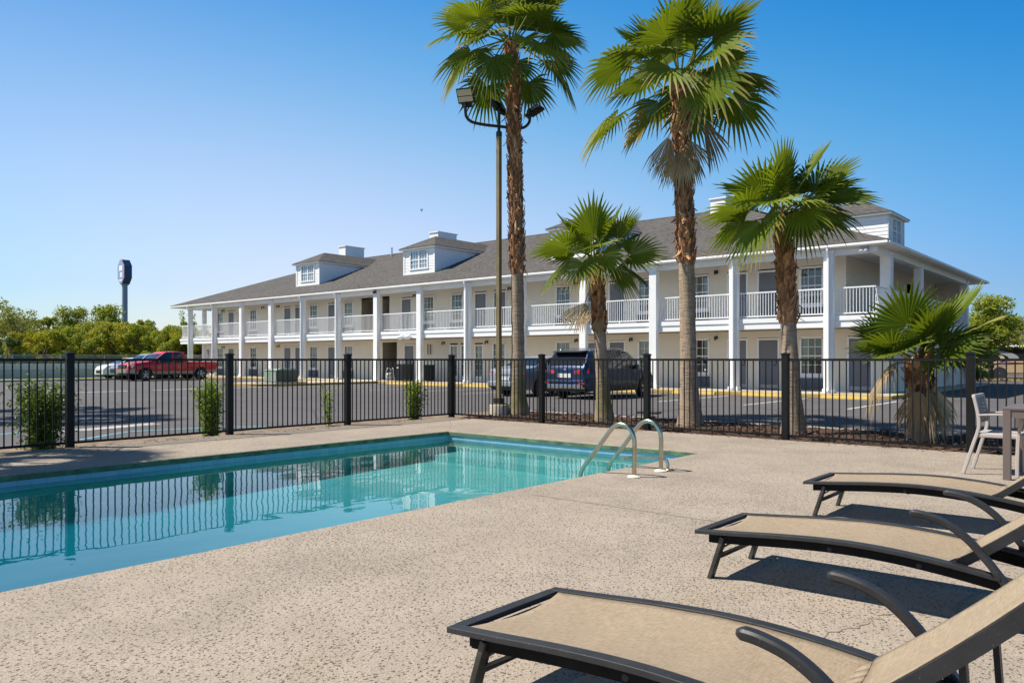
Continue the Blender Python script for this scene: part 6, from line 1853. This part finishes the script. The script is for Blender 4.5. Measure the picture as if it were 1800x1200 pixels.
for x in (-9.25, -2.2):
    e = bpy.data.objects.new('wheel', None); C.objects.link(e); e.parent = rv; e.location = (x + 7, y0 + .16 - 64.5, .36)
    b = MB(); b.lathe([(.2, -.13), (.33, -.13), (.36, -.1), (.36, .12), (.2, .12)], M['tyre'], 24, axis='y'); o = b.build('tyre', None, smooth=True, sharp=40); o.parent = e
    b = MB(); b.lathe([(.24, -.14), (.2, -.11), (.1, -.12), (.06, -.17)], M['chrome'], 20, axis='y'); o = b.build('rim', None, smooth=True, sharp=40); o.parent = e
    b = MB(); b.lathe([(.46, -.004), (.46, .1)], M['plastic_dark'], 24, axis='y'); o = b.build('wheel_arch', None); o.parent = rv; o.location = (x + 7, y0 - 64.5, .36)

# ------------------------------------------------------------------ far left: barrier, chain link, sign
bw = MB()
bw.box(-60.55, -60.15, -30, 60, LOT - .1, .50, M['barrier2']); bw.box(-60.45, -60.22, -30, 60, .5001, .90, M['barrier'])
br = tag(bw.build('concrete_barrier', loc=(-60.3, 15, 0), bevel=.03), 'long grey concrete barrier wall behind the grass verge on the left', 'barrier wall')
cf = thing('chain_link_fence', 'chain link fence on top of the grey concrete barrier', 'fence', (-60.34, 15, .9))
b = MB()
for k in range(31):
    b.tube([(-60.34, -30 + k * 3.0, .9), (-60.34, -30 + k * 3.0, 1.56)], .03, M['galv'], 6)
b.build('post', cf)['kind'] = 'stuff'
b = MB(); b.tube([(-60.34, -30, 1.56), (-60.34, 60, 1.56)], .025, M['galv'], 6); b.build('rail', cf)
b = MB(); b.quad([(-60.34, -30, .9), (-60.34, 60, .9), (-60.34, 60, 1.56), (-60.34, -30, 1.56)], M['chain']); b.build('mesh_panel', cf, fix=False)
sg = thing('pylon_sign', 'tall blue pylon sign with a six sided face rising behind the trees', 'sign', (-123.7, 52.2, 0))
b = MB(); b.lathe([(.42, -.2), (.40, 12.7), (.55, 12.72), (.55, 12.9)], M['signpole'], 20, (-123.7, 52.2, 0)); b.build('pole', sg, smooth=True, sharp=40)
# face turned to the left: its normal points across and a little towards the viewer
cN = (RIGHT * -.62 + FWD * -.78).normalized(); cS = Vector((-cN.y, cN.x, 0))
cN2 = (RIGHT * -.635 + FWD * -.773).normalized(); cS = Vector((0, 0, 1)).cross(cN2).normalized()
SC0 = Vector((-123.7, 52.2, 14.75))
def SP(a, z, d): v = SC0 + cS * a + cN2 * d; return (v.x, v.y, SC0.z + z)
hexo = [(1.15, -.95), (1.15, .95), (0.34, 1.88), (-.34, 1.88), (-1.15, .95), (-1.15, -.95), (-.34, -1.88), (.34, -1.88)]
b = MB(); n = len(hexo)
f = [b.vert(SP(a, z, .58)) for a, z in hexo]; k_ = [b.vert(SP(a, z, -.58)) for a, z in hexo]
b.face(f, M['signblue']); b.face(k_[::-1], M['signblue'])
for i in range(n): b.face([f[i], f[(i + 1) % n], k_[(i + 1) % n], k_[i]], M['signblue'])
b.build('cabinet', sg)
b = MB()
b.face([b.vert(SP(a * .99, z * .99, .60)) for a, z in hexo], M['signpink']); b.face([b.vert(SP(a * .9, z * .94, .62)) for a, z in hexo], M['signface'])
for (a0, a1, z0, z1) in ((-.55, .55, .15, .95), (-.2, .55, -.85, -.1), (-.5, .5, -1.45, -1.2)):
    b.face([b.vert(SP(a, z, .64)) for a, z in ((a0, z0), (a1, z0), (a1, z1), (a0, z1))], M['signwhite'])
b.build('sign_face', sg, fix=False)
bb = thing('blue_billboard', 'plain blue board showing just above the motel roof behind the medium palm', 'billboard', (-30.2, 66.3, 0))
b = MB(); b.hexa([(-31.8, 64.9, 13.0), (-28.5, 67.7, 13.0), (-28.6, 67.85, 13.0), (-31.9, 65.05, 13.0), (-31.8, 64.9, 15.65), (-28.5, 67.7, 15.65), (-28.6, 67.85, 15.65), (-31.9, 65.05, 15.65)], M['blueboard']); b.build('panel', bb)
b = MB(); b.tube([(-30.25, 66.4, -.1), (-30.25, 66.4, 13.01)], .25, M['signpole'], 10); b.build('post', bb)
# brown board wall behind the motor home
b = MB(); b.box(-22, 8, 76, 76.2, -.2, 3.50, M['woodwall']); b.box(-22.05, 8.05, 75.9, 76.3, 3.5001, 3.60, M['bark'])
tag(b.build('board_wall', loc=(-7, 76, 0)), 'brown vertical board wall behind the motor home', 'wall')
# one bird in the sky
b = MB(); c = Vector((-44.3, 41.06, 12.74))
def BP(r, u, f=0): v = c + RIGHT * r + FWD * f; return (v.x, v.y, c.z + u)
b.tube([BP(-.03, -.05, -.1), BP(0, 0, 0), BP(.02, .04, .10)], .035, M['lamp_black'], 6, scale=[.4, 1, .4])
for s in (1, -1):
    b.face([b.vert(BP(0, .0, -.05)), b.vert(BP(s * .10, .08, -.02)), b.vert(BP(s * .05, .20, .02)), b.vert(BP(0, .03, .06))], M['lamp_black'])
tag(b.build('bird', loc=tuple(c), fix=False), 'small dark bird flying left of the tall palms', 'bird')
